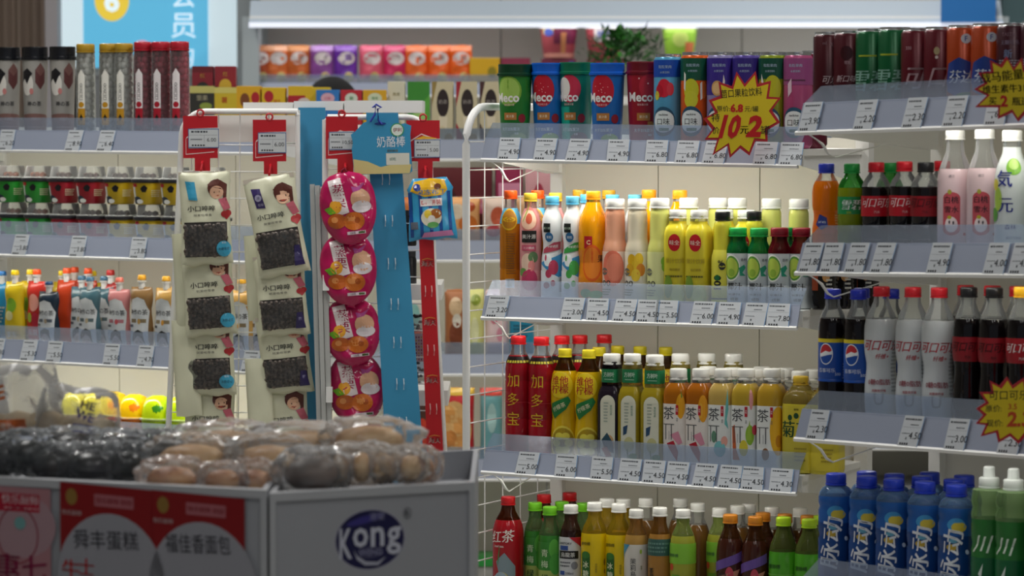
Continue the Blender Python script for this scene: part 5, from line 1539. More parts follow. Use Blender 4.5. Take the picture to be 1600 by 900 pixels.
def starburst(cx, cy, Y, spikes, art, label, back=()):
    s = Y / FPX
    root = thing('starburst_sign', label, 'sign', P(cx, cy, Y), rot=(0, random.uniform(-.01, .01), 0))
    pts = [((x - cx) * s, (cy - y) * s) for x, y in spikes]
    n = len(pts)
    area2 = sum(pts[i][0] * pts[(i + 1) % n][1] - pts[(i + 1) % n][0] * pts[i][1] for i in range(n))
    if area2 < 0:
        pts = pts[::-1]

    def slab(name, pts, y0, y1, m):
        vs = [(0, y0, 0), (0, y1, 0)] + [(x, y0, z) for x, z in pts] + [(x, y1, z) for x, z in pts]
        fs = []
        for i in range(n):
            k = (i + 1) % n
            fs += [(0, 2 + i, 2 + k), (1, 2 + n + k, 2 + n + i), (2 + i, 2 + n + i, 2 + n + k, 2 + k)]
        MB().add(vs, fs, m).build(name, root, smooth=0)
    slab('red_border', pts, -.0005, .0005, mat('#b8202c', .45))
    slab('yellow_face', [(x * (1 - .004 / math.hypot(x, z)) * .955, z * (1 - .004 / math.hypot(x, z)) * .955) for x, z in pts], -.0012, -.0004, mat('#e2c81c', .45))
    decals(root, art, lambda a, b, o: (a, -.0014 - o, b), scale=(s, s))


spA = [(1150, 112), (1163, 131), (1180, 111), (1184, 131), (1204, 126), (1201, 151), (1220, 152), (1206, 172), (1219, 191), (1199, 203), (1200, 221), (1181, 220), (1172, 243), (1157, 232), (1141, 247), (1137, 228), (1114, 243), (1121, 219), (1101, 219), (1113, 203), (1099, 186), (1117, 176), (1107, 157), (1125, 150), (1122, 128), (1143, 135)]
starburst(1162, 181, 6.04, spA, [T('茴口果粒饮料', -4, 36, 13, '#1c1a14', .01, w=64, rot=.08), T('原价:', -32, 11, 9, '#1c1a14', .01), T('6.8', -11, 12, 13, '#c81c1c', .04), T('元/罐', 12, 11, 9, '#1c1a14', .01), T('特', -44, -3, 13, '#1c1a14', .01), T('价:', -42, -23, 11, '#1c1a14', .01), T('10', -20, -17, 38, '#c41a1c', .045, shear=.25, w=30), T('元', 1, -22, 12, '#1c1a14'), T('2', 18, -16, 34, '#c41a1c', .05, shear=.2), T('罐', 34, -22, 14, '#1c1a14', .01)], 'yellow starburst sign with large red 10 and 2 over the drink cans')
spB = [(1572, 88), (1583, 106), (1596, 90), (1600, 108), (1622, 98), (1620, 118), (1640, 120), (1628, 138), (1642, 152), (1624, 160), (1628, 180), (1606, 174), (1592, 190), (1582, 176), (1560, 186), (1560, 168), (1524, 168), (1542, 150), (1522, 140), (1538, 130), (1528, 114), (1548, 112), (1546, 94), (1562, 102)]
starburst(1583, 138, 5.02, spB, [T('战马能量型', -10, 20, 16, '#1c1a14', .02, w=84, rot=.12), T('维生素牛310ml', -4, 0, 13, '#1c1a14', .02, w=88, rot=.06), T('买', -32, -20, 11, '#1c1a14'), T('2', -14, -20, 18, '#c41a1c', .04), T('瓶送', 12, -20, 13, '#1c1a14')], 'yellow starburst sign with black writing over the soda cans')
spC = [(1573, 588), (1582, 602), (1600, 590), (1604, 606), (1624, 600), (1620, 618), (1640, 622), (1626, 640), (1640, 656), (1622, 664), (1624, 684), (1604, 680), (1592, 694), (1578, 682), (1560, 692), (1556, 676), (1532, 682), (1540, 664), (1524, 662), (1536, 648), (1525, 638), (1540, 628), (1530, 612), (1549, 612), (1546, 594), (1562, 602)]
starburst(1582, 641, 5.0, spC, [T('可口可乐', -6, 24, 15, '#1c1a14', .0, w=62), T('500ml', 40, 24, 9, '#1c1a14'), T('原价:', -30, 3, 11, '#1c1a14', .01), T('3.5', 0, 6, 9, '#c8641c', .02), T('现价:', -28, -20, 11, '#1c1a14', .01), T('2.3', 10, -14, 24, '#c84a1c', .035, shear=.1)], 'yellow starburst sign reading 2.3 in front of the colas')

# ------------------------------------------------------------------ shelving behind, seen past the rack
E_ = Unit(250, 8.6, 1300, 8.6, 430, .34, .055, k=.05)
E_.tmin = -.1
E_.tmax = E_.L
E_.shelf('upper', 250, 250); E_.shelf('second', 408, 408); E_.shelf('third', 586, 586); E_.shelf('low', 750, 750)
build_unit(E_, 'display_shelving', 'white shelving of boxed milk tea and snacks behind the rack', ['upper', 'second', 'third', 'low'], leds={'upper': 1.0, 'second': 1.0, 'third': 1.0}, nback=5)
EP = 'the rack'


def raise_art(art, lo):
    """squeezes a box front's print into the part above lo"""
    out = []
    for it in art:
        if it[0] == 's':
            out.append(('s', [([(x, lo + (1 - lo) * y) for x, y in vs], fs) for vs, fs in it[1]], it[2]))
        else:
            out.append((it[0], [([(x * .7, y * .7) for x, y in vs], fs) for vs, fs in it[1]], it[2], (it[3][0], lo + (1 - lo) * it[3][1])))
    return out


def cartons(u, shelf, items, group, H=None, pytop=None, builder='carton', **kw):
    for i, (px, wpx, body, art, desc) in enumerate(items):
        if kw.get('lo'):
            art = raise_art(art, kw['lo'])
        key = 'c%s%d%s' % (shelf, px, pytop)
        sc = u.yl / FPX
        spec(key, builder, name=kw.get('name', 'snack_box'), R=wpx / 2 * sc * 1000 * .97, dep=kw.get('D', 30), D=kw.get('D', 30), body=mat(body, .45), desc=desc, art=art, group=group, th=kw.get('th', 20), seed=i + 3, **({'cat': kw['cat']} if 'cat' in kw else {}))
        put(u, shelf, key, [(px, kw.get('row', 0))], EP, pytop=pytop + (i % 2) * kw.get('jit', 0), group=group)


def boba(dark, acc):
    return [R(-1, 0, 1, 1, '#cfc3a0'), PG([(-1, .6), (-.5, 1), (-1, 1)], acc), PG([(-1, .35), (-.4, .15), (-.2, 0), (-1, 0)], acc), EL(.05, .66, .58, .22, '#2a1c1c'), T('奶茶', .05, .68, .4, '#a8a098', .02), PG([(-.35, .45), (.5, .45), (.35, .08), (-.2, .08)], '#e0d4b8'), EL(.0, .2, .4, .1, '#d8c8a0'), R(-.4, .0, .6, .07, acc), EL(.6, .1, .4, .08, '#b89858')]


cartons(E_, 'upper', [(620, 28, '#d8d4bc', [EL(-.1, .5, .6, .2, '#c8b890'), EL(.2, .3, .4, .1, '#9cae60'), T('燕麦', 0, .8, .4, '#a8a070')], 'cream oat drink box beside the green box'),
                      (654, 36, '#5aa83c', [PG([(-1, .4), (1, .8), (1, 1), (-1, 1)], '#3c8c30'), EL(.1, .35, .7, .2, '#9cc870'), T('抹茶', .1, .62, .5, '#e0ecd0', .02)], 'green matcha drink box'),
                      (692, 34, '#cfc3a0', boba(0, '#9c8448'), 'cream milk tea box with black oval, beside the green box'),
                      (729, 34, '#cfc3a0', boba(0, '#a82030'), 'cream milk tea box with black oval and red swirls'),
                      (766, 34, '#cfc3a0', boba(0, '#4c2c2c'), 'cream milk tea box with black oval and brown corner'),
                      (803, 34, '#cfc3a0', boba(0, '#a82030'), 'milk tea box behind the lime fruit cup')], 'boxed milk tea behind the rack', pytop=128)
cartons(E_, 'upper', [(318, 34, '#8c1c2c', [R(-1, .8, 1, 1, '#6c1420'), EL(0, .3, .6, .2, '#2c2c28'), T('红', 0, .7, .6, '#c8a040')], 'dark red pouch box beyond the red sweets'), (353, 34, '#8c1c2c', [EL(0, .35, .6, .25, '#c8a838'), T('红', 0, .75, .6, '#c8a040')], 'dark red and yellow box beyond the red sweets')], 'red boxes beyond the sweets', pytop=104, row=1, lo=.6)
cartons(E_, 'upper', [(318, 40, '#2c2c28', [R(-1, .7, 1, 1, '#c8c070'), T('坚果', 0, .5, .6, '#c8c0a0', .02), EL(.3, .15, .5, .15, '#8c9c40')], 'black and yellow nut bag box'), (352, 40, '#d0b428', [R(-1, .75, 1, 1, '#d8cc70'), T('薯', 0, .45, .7, '#c83c20', .03)], 'yellow crisps box beyond the sweets'), (390, 38, '#dca81c', [EL(-.3, .4, .4, .3, '#7c4420'), EL(.6, .5, .35, .25, '#b01c28')], 'yellow chocolate biscuit box with brown bar'), (429, 38, '#dcb41c', [EL(-.4, .6, .4, .25, '#b01c2c'), T('饼干', .3, .4, .4, '#c82c1c', .02)], 'yellow biscuit box with red badge'), (470, 40, '#dcb41c', [R(-1, .3, .4, .6, '#b01c28'), EL(.3, .3, .5, .2, '#d8c8c0')], 'yellow biscuit box with red banner'), (503, 28, '#dcb820', [], 'plain yellow box beside the dark head')], 'yellow snack boxes on the rear shelf', pytop=135, jit=2, lo=.6)
cartons(E_, 'upper', [(513, 37, '#2c78c0', [EL(0, .62, .6, .24, '#d8a8b8'), T('口香', 0, .62, .35, '#c83c5c', .02)], 'small blue candy box'), (550, 34, '#b82030', [EL(0, .62, .6, .24, '#d0d8c8'), T('糖', 0, .62, .5, '#3c8c50', .02)], 'small red candy box'), (586, 38, '#d8a41c', [EL(0, .62, .6, .24, '#d0d8b8'), T('糖果', 0, .62, .35, '#3c8c50', .02)], 'small amber candy box')], 'candy boxes on the rear shelf', pytop=141, row=-.5, lo=.6)
# second shelf: dark red fruit packs above tilted crisp bags
cartons(E_, 'second', [(640, 40, '#c8702c', [EL(0, .4, .6, .2, '#e0b060')], 'orange snack bag behind the wire'), (722, 60, '#e0a468', [EL(-.3, .7, .5, .16, '#dccab0'), EL(.3, .45, .5, .18, '#c86c28'), EL(-.2, .22, .6, .12, '#e8d0a8'), EL(.4, .8, .3, .1, '#b84c20')], 'orange and cream crisp bag with browned edges'), (776, 48, '#d8c0b0', [EL(.1, .6, .5, .2, '#c85c3c'), EL(-.2, .3, .5, .12, '#b83c44')], 'pale crisp bag with orange print'), (829, 50, '#d8a878', [EL(0, .5, .6, .2, '#c86c38')], 'orange crisp bag behind the juice bottles')], 'crisp bags on the rear shelf', pytop=308, builder='snackbag', name='snack_bag', cat='bag', D=22)
cartons(E_, 'second', [(700, 50, '#5c1820', [EL(-.4, .5, .3, .3, '#8c2c20'), EL(.3, .4, .4, .3, '#3c1014')], 'dark red dried fruit pack'), (748, 44, '#5c1420', [R(-.8, .4, .8, .62, '#c85c88'), T('果干', 0, .5, .4, '#e8c8d8')], 'dark red fruit pack with pink band'), (795, 44, '#8c1c48', [R(-.8, .6, .8, .8, '#d890b0')], 'magenta dried fruit pack'), (842, 44, '#d4a0a8', [EL(0, .6, .4, .2, '#a8304c')], 'pale pink fruit pack beside the shelf wires')], 'fruit packs on the rear shelf', pytop=262, row=1.2)
cartons(E_, 'third', [(648, 36, '#d8d0c4', [EL(0, .6, .5, .2, '#8cc0b8'), EL(.2, .3, .5, .2, '#c85c4c')], 'white snack bag near the candy bag'), (712, 36, '#a8683c', [EL(0, .75, .6, .14, '#d8b890'), EL(0, .35, .6, .18, '#7c3c20'), EL(.1, .55, .4, .1, '#d8d0c0')], 'brown cake bag printed with pastries'), (742, 32, '#d8d888', [EL(.1, .85, .5, .08, '#8c9c30'), EL(0, .4, .4, .2, '#e4e4b0')], 'pale yellow snack bag standing tilted'), (776, 40, '#e4c8c8', [EL(-.2, .6, .3, .1, '#cc7080'), EL(.3, .35, .3, .1, '#d890a0'), EL(.2, .8, .3, .06, '#cc7080')], 'pale pink snack bag'), (815, 42, '#1f88a8', [R(-.6, .6, .6, .75, '#d8e4e8'), LINES(-.6, .3, .6, .5, 4, '#1c3c50')], 'teal snack bag behind the juice shelf')], 'tall snack bags on the rear shelf', pytop=452, builder='snackbag', name='snack_bag', cat='bag', D=22)
cartons(E_, 'low', [(660, 40, '#4c2c20', [EL(0, .4, .5, .2, '#c83c28')], 'brown snack bag behind the red strip'), (710, 66, '#c82028', [R(-1, .9, 1, 1, '#d8b040'), EL(0, .45, .85, .38, '#e0b070'), EL(-.3, .65, .35, .12, '#d89850'), EL(.3, .5, .35, .12, '#d89850'), EL(-.2, .32, .35, .12, '#cc8440'), EL(.35, .25, .35, .12, '#d89850')], 'red bread bag with golden rolls printed on it'), (768, 38, '#6ca4a8', [R(-1, .9, 1, 1, '#c83c30'), EL(0, .6, .4, .2, '#a8ccc8')], 'teal snack bag with red top'), (812, 42, '#c8a030', [EL(0, .5, .5, .3, '#b83028')], 'yellow and red snack bag')], 'bread and snack bags on the rear shelf', pytop=606, builder='snackbag', name='snack_bag', cat='bag', D=24)
fl = thing('storage_tub', 'clear plastic tub with green lid low behind the wire panel', 'tub', (P(752, 880, 8.6).x, 8.7, P(752, 960, 8.6).z))
MB().lathe([(0, 0), (.075, 0), (.08, .01), (.085, .13)], 28, 4, m=mat('#dcdcd8', .15, kind='clear', amount=.5)).build('tub', fl)
MB().lathe([(.088, .128), (.09, .13), (.09, .145), (.07, .15), (0, .15)], 28, 4, m=mat('#2c9c40', .3)).build('tub_lid', fl)
fs_ = thing('stool', 'low grey stand under the clear tub with green lid', 'stand', (P(752, 880, 8.6).x, 8.7, 0))
MB().box(-.12, -.1, fl.location.z - .03, .12, .1, fl.location.z - .001, WHITE).build('stand_top', fs_, smooth=0)
for sx in (-.1, .1):
    for sy in (-.08, .08):
        MB().tube([(sx, sy, 0), (sx, sy, fl.location.z - .03)], .012, 8, WHITE).build('leg', fs_)

# far shelving with a canopy
YF = 11.8
F_ = Unit(392, YF, 1562, YF, 60, .42, .05, k=.04)
F_.tmin, F_.tmax = 0, F_.L
F_.shelf('goods', 150, 152)
F_.shelf('lower', 420, 422)
F_.shelf('base', 700, 702)
far = build_unit(F_, 'display_shelving', 'long white far shelving under a bright canopy', ['goods', 'lower', 'base'], nback=3)
# upright back boards above the goods shelf and the canopy
canopy = far
co = canopy.location.copy()
zc = P(800, 38, YF - .06).z
for i in range(3):
    t0, t1 = F_.L * i / 3 + .002, F_.L * (i + 1) / 3 - .002
    a, b = F_.pt(t0, -.42, 0) - co, F_.pt(t1, -.42, 0) - co
    MB().box(a.x, a.y, F_.deck('goods', 0) + .03, b.x, a.y + .02, zc + .5, mat('#cfc9c2', .6)).build('back_board', canopy, smooth=0)
a, b = F_.pt(0, 0, 0) - co, F_.pt(F_.L, 0, 0) - co
MB().box(a.x, a.y - .06, zc + .012, b.x, a.y + .40, zc + .03, WHITE2).build('canopy_board', canopy, smooth=0)
mb = MB()
mb.add([(a.x, a.y - .08, zc), (b.x, a.y - .08, zc), (b.x, a.y + .0, zc + .09), (a.x, a.y + .0, zc + .09), (a.x, a.y - .074, zc), (b.x, a.y - .074, zc), (b.x, a.y + .006, zc + .09), (a.x, a.y + .006, zc + .09)], [(0, 1, 2, 3), (7, 6, 5, 4), (0, 4, 5, 1), (3, 2, 6, 7), (0, 3, 7, 4), (1, 5, 6, 2)], mat('#c4d2e0', .3))
recalc_fix(mb.build('canopy_front', canopy, smooth=0))
MB().box(a.x, a.y - .086, zc - .012, b.x, a.y - .06, zc + .006, mat('#eaf0ff', .4, emit=.9)).build('light_strip', canopy, smooth=0)
area('canopy_light', (F_.pt(F_.L / 2, 0, 0).x, YF + .02, zc - .005), F_.L - .1, .05, 3, (.95, .97, 1), (math.radians(20), 0, 0))
for t in (0, F_.L):
    p = F_.pt(t, -.42, 0) - co
    MB().box(p.x - .03, p.y - .44, 0, p.x + .03, p.y + .03, zc + .03, mat('#aab4b8', .4)).build('end_board', canopy, smooth=0)
bp = thing('notice_board', 'blue rectangular board above the far canopy', 'sign', P(1513, 20, YF - .1))
MB().box(-.1, -.004, -.035, .1, .004, .12, mat('#2470b8', .4, emit=.0)).build('board', bp, smooth=0)


def farbag(c1, c2):
    return [R(-1, .0, 1, .2, '#d8b8a0'), R(-1, .2, 1, .86, c1), EL(.1, .68, .72, .16, '#d8ccc8'), T('果', .3, .70, .3, '#7c6c70', .02), EL(.3, .22, .4, .13, '#d8c070'), R(-1, .86, 1, .99, c2)]


items = []
for i, (px, c, c2, d) in enumerate([(406, '#b4502c', '#c88050', 'rust snack pouch at the far shelf end'), (434, '#d87038', '#e8a880', 'orange snack pouch beside the rust one'), (466, '#c8642c', '#d88c50', 'brown orange snack pouch beside the violet one'), (503, '#8c4c98', '#b888c8', 'violet snack pouch on the far shelf'), (540, '#6c30a0', '#8c54b8', 'deep purple snack pouch'), (580, '#dc5c70', '#e0607c', 'coral pink snack pouch'), (617, '#cc2c5c', '#d8587c', 'magenta snack pouch beside the coral one'), (650, '#e8682c', '#ec7c48', 'bright orange snack pouch beside the magenta one'), (686, '#e86424', '#ee8450', 'bright orange snack pouch, middle of three'), (719, '#e86420', '#ee8450', 'bright orange snack pouch beside the yellow boxes')]):
    items.append((px, 38, c, farbag(c, c2), d))
cartons(F_, 'goods', items, 'snack pouches on the far shelf', pytop=71, builder='snackbag', name='snack_pouch', cat='pouch', D=26, th=22)
cartons(F_, 'goods', [(758, 48, '#d8a810', [EL(.5, .5, .3, .2, '#8c7c10')], 'deep yellow box on the far shelf'), (806, 46, '#6c1c38', [R(-1, .7, 1, 1, '#8c2c48')], 'maroon box on the far shelf')], 'boxes on the far shelf', pytop=91)
cartons(F_, 'goods', [(873, 56, '#6c1c38', [R(.6, .6, .9, .9, '#3c4c9c')], 'maroon carton under the first noodle cup'), (946, 60, '#7c2c38', [], 'maroon carton under the second noodle cup'), (1062, 56, '#8c9c40', [], 'olive carton under the green noodle cup')], 'cartons on the far shelf', pytop=92)
for k, (px, w, pb, c, art, d) in enumerate([(873, 30, 92, '#a84850', [R(-1, .75, -.3, .98, '#d8c87c'), EL(-.6, .8, .3, .12, '#4c5cb0'), R(-.3, .45, 1.3, .98, '#6c2440'), R(.1, .15, .4, .8, '#c07c50'), R(-1.2, .02, 1.4, .16, '#d89484')], 'red noodle cup with white rim beside the plant'), (944, 30, 92, '#a84850', [R(-.6, .5, .6, .95, '#d8ccc8'), T('桶面', 0, .75, .4, '#3c5cb0', .03), R(.6, .5, 1.2, .95, '#5c1c38')], 'red noodle cup partly behind the plant'), (1062, 28, 92, '#98c840', [EL(.0, .6, .5, .25, '#c8dc70'), R(.3, .1, 1.0, .5, '#d8784c'), R(-1, .8, 1, .98, '#b8dc60')], 'green noodle cup with white rim')]):
    s = YF / FPX
    H = 50 * s
    W = w * s
    t = F_.t_at(px, F_.z('goods', 0) + .2, -.09)
    zb = P(px, pb, F_.pt(t, -.09, 0).y).z
    rt = thing('noodle_cup', d, 'cup', F_.pt(t, -.09, zb + .0015), group='noodle cups on the far shelf')
    pr = [(0, 0), (.78 * W, 0), (.8 * W, .005), (.98 * W, H * .93)]
    MB().lathe(pr, 26, m=mat(c, .4)).build('cup_body', rt)
    MB().lathe([(.98 * W, H * .92), (1.06 * W, H * .93), (1.06 * W, H * .98), (.98 * W, H), (0, H)], 26, m=mat('#e4e0dc', .4)).build('cup_lid', rt)
    decals(rt, art, lathe_fn(pr), cell=(.01, .03), scale=(W, H), off=.0008)

# leafy plant
pl = thing('leafy_plant', 'bushy dark green plant behind the fruit tea cups', 'plant', P(975, 150, 10.9))
MB().lathe([(0, 0), (.06, 0), (.085, .11), (.078, .11), (.07, .10), (0, .10)], 24, m=mat('#8c8c84', .6)).build('pot', pl)
rnd = random.Random(5)
GM = [mat('#1c5a14', .4), mat('#2c7420', .4), mat('#123c10', .4)]
for i in range(290):
    a, el = rnd.uniform(0, 6.28), rnd.uniform(.05, 1.35)
    L = rnd.uniform(.10, .145) * (.8 + .35 * math.cos(el))
    d = Vector((math.cos(a) * math.cos(el), math.sin(a) * math.cos(el), math.sin(el)))
    c = Vector((0, 0, .10)) + d * L * Vector((1, 1, .78)).length / 1.6
    sd = d.cross(Vector((0, 0, 1))).normalized() * rnd.uniform(.008, .014)
    up = (d * .5 + Vector((rnd.gauss(0, .6), rnd.gauss(0, .6), rnd.gauss(0, .4)))).normalized() * rnd.uniform(.018, .026)
    c = c * rnd.uniform(.75, 1.0) + Vector((0, 0, .02))
    nn = sd.cross(up).normalized() * .003
    MB().add([c - up, c + sd + nn, c + up, c - sd + nn, c], [(0, 1, 4), (1, 2, 4), (2, 3, 4), (3, 0, 4)], GM[i % 3]).build('leaf', pl, smooth=0)
mb = MB()
for i in range(9):
    a = i * .7
    mb.tube([(0, 0, .09), (.04 * math.cos(a), .04 * math.sin(a), .14), (.08 * math.cos(a), .08 * math.sin(a), .19)], .002, 5, GM[0])
mb.build('stems', pl)
ps = thing('plant_stand', 'grey stand carrying the bushy plant', 'stand', (P(975, 150, 10.9).x, 10.9, 0))
zt = P(975, 150, 10.9).z
MB().box(-.14, -.12, zt - .03, .14, .12, zt - .001, WHITE).build('stand_top', ps, smooth=0)
for sx in (-.12, .12):
    for sy in (-.1, .1):
        MB().tube([(sx, sy, 0), (sx, sy, zt - .03)], .012, 8, WHITE).build('leg', ps)

# ------------------------------------------------------------------ lit screen, curtain and pillar at the back
YS = 12.4
sc_ = thing('lit_screen', 'large lit screen with pale sides, sky blue middle and yellow disc', 'screen', P(230, 106, YS))
s = YS / FPX
a, b = P(90, 106, YS), P(371, 106, YS)
o0 = sc_.location.copy()
hh = .78
MB().box(a.x - o0.x - .0, .02, -.03, b.x - o0.x + .0, .09, hh, mat('#9a9c9c', .5)).build('screen_frame', sc_, smooth=0)
SCR_W, SCR_B = mat('#cfe2ea', .5, emit=.9), mat('#5cb8e0', .5, emit=.85)
MB().box(a.x - o0.x, .0, 0, b.x - o0.x, .02, hh, SCR_W).build('pale_display', sc_, smooth=0)
x0, x1 = P(130, 0, YS).x - o0.x, P(325, 0, YS).x - o0.x
MB().box(x0, -.004, 0, x1, -.0005, hh, SCR_B).build('blue_display', sc_, smooth=0)
cx = P(175, 0, YS).x - o0.x
cz = P(175, 0, YS).z - o0.z
EY, EWW, EP_ = mat('#e0c23c', .5, emit=1.0), mat('#d8ecf4', .5, emit=1.15), mat('#e08ca0', .5, emit=1.0)
tx = P(287, 38, YS).x - o0.x
f = lambda p, q, o: (p, -.005 - o, q)
decals(sc_, [EL(cx, cz, 27 * s, 33 * s, EY, 32), T('6', cx, cz, 38 * s, EWW, .03), T('员', tx, P(0, 40, YS).z - o0.z, 38 * s, EWW, .01), T('会', tx, P(0, -8, YS).z - o0.z, 38 * s, EWW, .01), T('购', tx, P(0, 88, YS).z - o0.z, 32 * s, EWW, .01), EL(P(222, 0, YS).x - o0.x, P(0, 72, YS).z - o0.z, 12 * s, 9 * s, EP_)], f)
# stand of the screen
MB().box(-.25, .03, -o0.z, .25, .09, -.03, mat('#7c7e80', .5)).build('screen_stand', sc_, smooth=0)
cu = thing('ribbed_curtain', 'brown grey vertically ribbed curtain beside the lit screen', 'curtain', (P(20, 0, 12.5).x, 12.5, 0))
vs, fs = [], []
N = 60
for i in range(N + 1):
    x = -.36 + .52 * i / N
    y = .022 * math.sin(i * .95)
    vs += [(x, y, .05), (x, y, 2.6), (x, y + .006, .05), (x, y + .006, 2.6)]
for i in range(N):
    k = 4 * i
    fs += [(k, k + 4, k + 5, k + 1), (k + 2, k + 3, k + 7, k + 6)]
MB().add(vs, fs, mat('#8c7c70', .8)).build('cloth', cu)
MB().tube([(-.38, .0, 2.62), (.18, 0, 2.62)], .014, 10, WHITE).build('curtain_rail', cu)
pi_ = MB().box(P(70, 0, 12.3).x, 12.3, 0, P(90, 0, 12.3).x, 12.5, CEIL - .001, mat('#a09ca0', .6))
struct('pillar', pi_, smooth=0)
pi2 = MB().box(P(370, 0, 12.3).x, 12.3, 0, P(392, 0, 12.3).x, 12.6, CEIL - .001, mat('#98a0a4', .6))
struct('pillar', pi2, smooth=0)
pi3 = MB().box(P(1566, 0, 12.6).x, 12.6, 0, P(1720, 0, 12.6).x, 12.9, CEIL - .001, mat('#5c7a80', .6))
struct('pillar', pi3, smooth=0)

# ------------------------------------------------------------------ shopper whose head shows above the boxes
pe = thing('person', 'person with short dark hair standing behind the rear boxes', 'person', (P(520, 118, 9.7).x, 9.7, 0), .3)
hz = P(520, 119, 9.7).z
skel = [((0, 0, hz * .53), .15), ((0, 0, hz * .66), .13), ((0, .01, hz * .79), .16), ((0, 0, hz * .86), .055), ((0, -.01, hz * .90), .06), ((0, -.015, hz * .935), .075), ((0, -.01, hz * .965), .06),
        ((.10, 0, hz * .50), .095), ((.10, -.01, hz * .27), .065), ((.10, .01, .06), .04), ((.10, -.11, .035), .035),
        ((-.10, 0, hz * .50), .095), ((-.10, -.01, hz * .27), .065), ((-.10, .01, .06), .04), ((-.10, -.11, .035), .035),
        ((.19, 0, hz * .80), .055), ((.23, .01, hz * .64), .042), ((.23, -.05, hz * .50), .032),
        ((-.19, 0, hz * .80), .055), ((-.23, .01, hz * .64), .042), ((-.23, -.05, hz * .50), .032)]
ed = [(0, 1), (1, 2), (2, 3), (3, 4), (4, 5), (5, 6), (0, 7), (7, 8), (8, 9), (9, 10), (0, 11), (11, 12), (12, 13), (13, 14), (2, 15), (15, 16), (16, 17), (2, 18), (18, 19), (19, 20)]
for side, wi in ((1, 17), (-1, 20)):
    wp = Vector(skel[wi][0])
    skel.append((tuple(wp + Vector((0, -.01, -.05))), .03))
    pm = len(skel) - 1
    ed.append((wi, pm))
    for fi in range(4):
        b_ = Vector(skel[pm][0]) + Vector((side * .0, -.03 + fi * .02, -.03))
        for q in range(2):
            skel.append((tuple(b_ + Vector((0, -.004 * q, -.035 * q))), .009))
            ed.append((pm if q == 0 else len(skel) - 2, len(skel) - 1))
    skel.append((tuple(Vector(skel[pm][0]) + Vector((-side * .02, -.04, -.01))), .010))
    ed.append((pm, len(skel) - 1))
me = bpy.data.meshes.new('body')
me.from_pydata([p for p, _ in skel], ed, [])
bo = bpy.data.objects.new('body', me)
COL.objects.link(bo)
bo.parent = pe
md = bo.modifiers.new('skin', 'SKIN')
for i, (_, r) in enumerate(skel):
    me.skin_vertices[0].data[i].radius = (r, r)
me.skin_vertices[0].data[0].use_root = True
bo.modifiers.new('sub', 'SUBSURF').levels = 1
bo.modifiers['sub'].render_levels = 2
me.materials.append(mat('#b88c74', .5))
mb = MB()
hc = hz * .935
pr = []
for i in range(9):
    a = math.pi * .5 * i / 8
    pr.append((.088 * math.cos(a), hc + .0 + (hz - hc) * math.sin(a)))
pr = [(.078, hc - .07), (.088, hc - .03)] + pr[:-1] + [(0, hz)]
mb.lathe(pr, 24, m=mat('#0c0b0c', .9), cy=.012)
mb.build('hair', pe)
sh_ = [(.13, hz * .50), (.17, hz * .60), (.165, hz * .70), (.19, hz * .79), (.14, hz * .835), (.075, hz * .85)]
mb = MB()
vs, fs = [], []
for r, z in sh_:
    for j in range(24):
        t = 2 * math.pi * j / 24
        vs.append((r * 1.15 * math.sin(t), -r * .8 * math.cos(t), z))
for i in range(len(sh_) - 1):
    for j in range(24):
        k = (j + 1) % 24
        fs.append((i * 24 + j, i * 24 + k, (i + 1) * 24 + k, (i + 1) * 24 + j))
mb.add(vs, fs, mat('#3c4454', .8)).build('shirt', pe)
for sx in (-.045, .045):
    MB().lathe([(0, 0), (.008, .003), (.009, .008), (.006, .014), (0, .016)], 10, m=mat('#f0ece8', .3), cx=sx * .75, cy=-.083).build('eye', pe, loc=(0, 0, hc - .005))
MB().add([(-.012, -.088, hc - .035), (.012, -.088, hc - .035), (0, -.108, hc - .035), (0, -.086, hc)], [(0, 1, 3), (0, 2, 1), (0, 3, 2), (1, 2, 3)], mat('#b0826c', .5)).build('nose', pe)
MB().tube([(-.02, -.086, hc - .055), (0, -.092, hc - .057), (.02, -.086, hc - .055)], .004, 8, mat('#a05850', .5)).build('mouth', pe)

# ------------------------------------------------------------------ bread bins in front
GREY = mat('#a2a4aa', .45)
GREY2 = mat('#b4b6ba', .4)


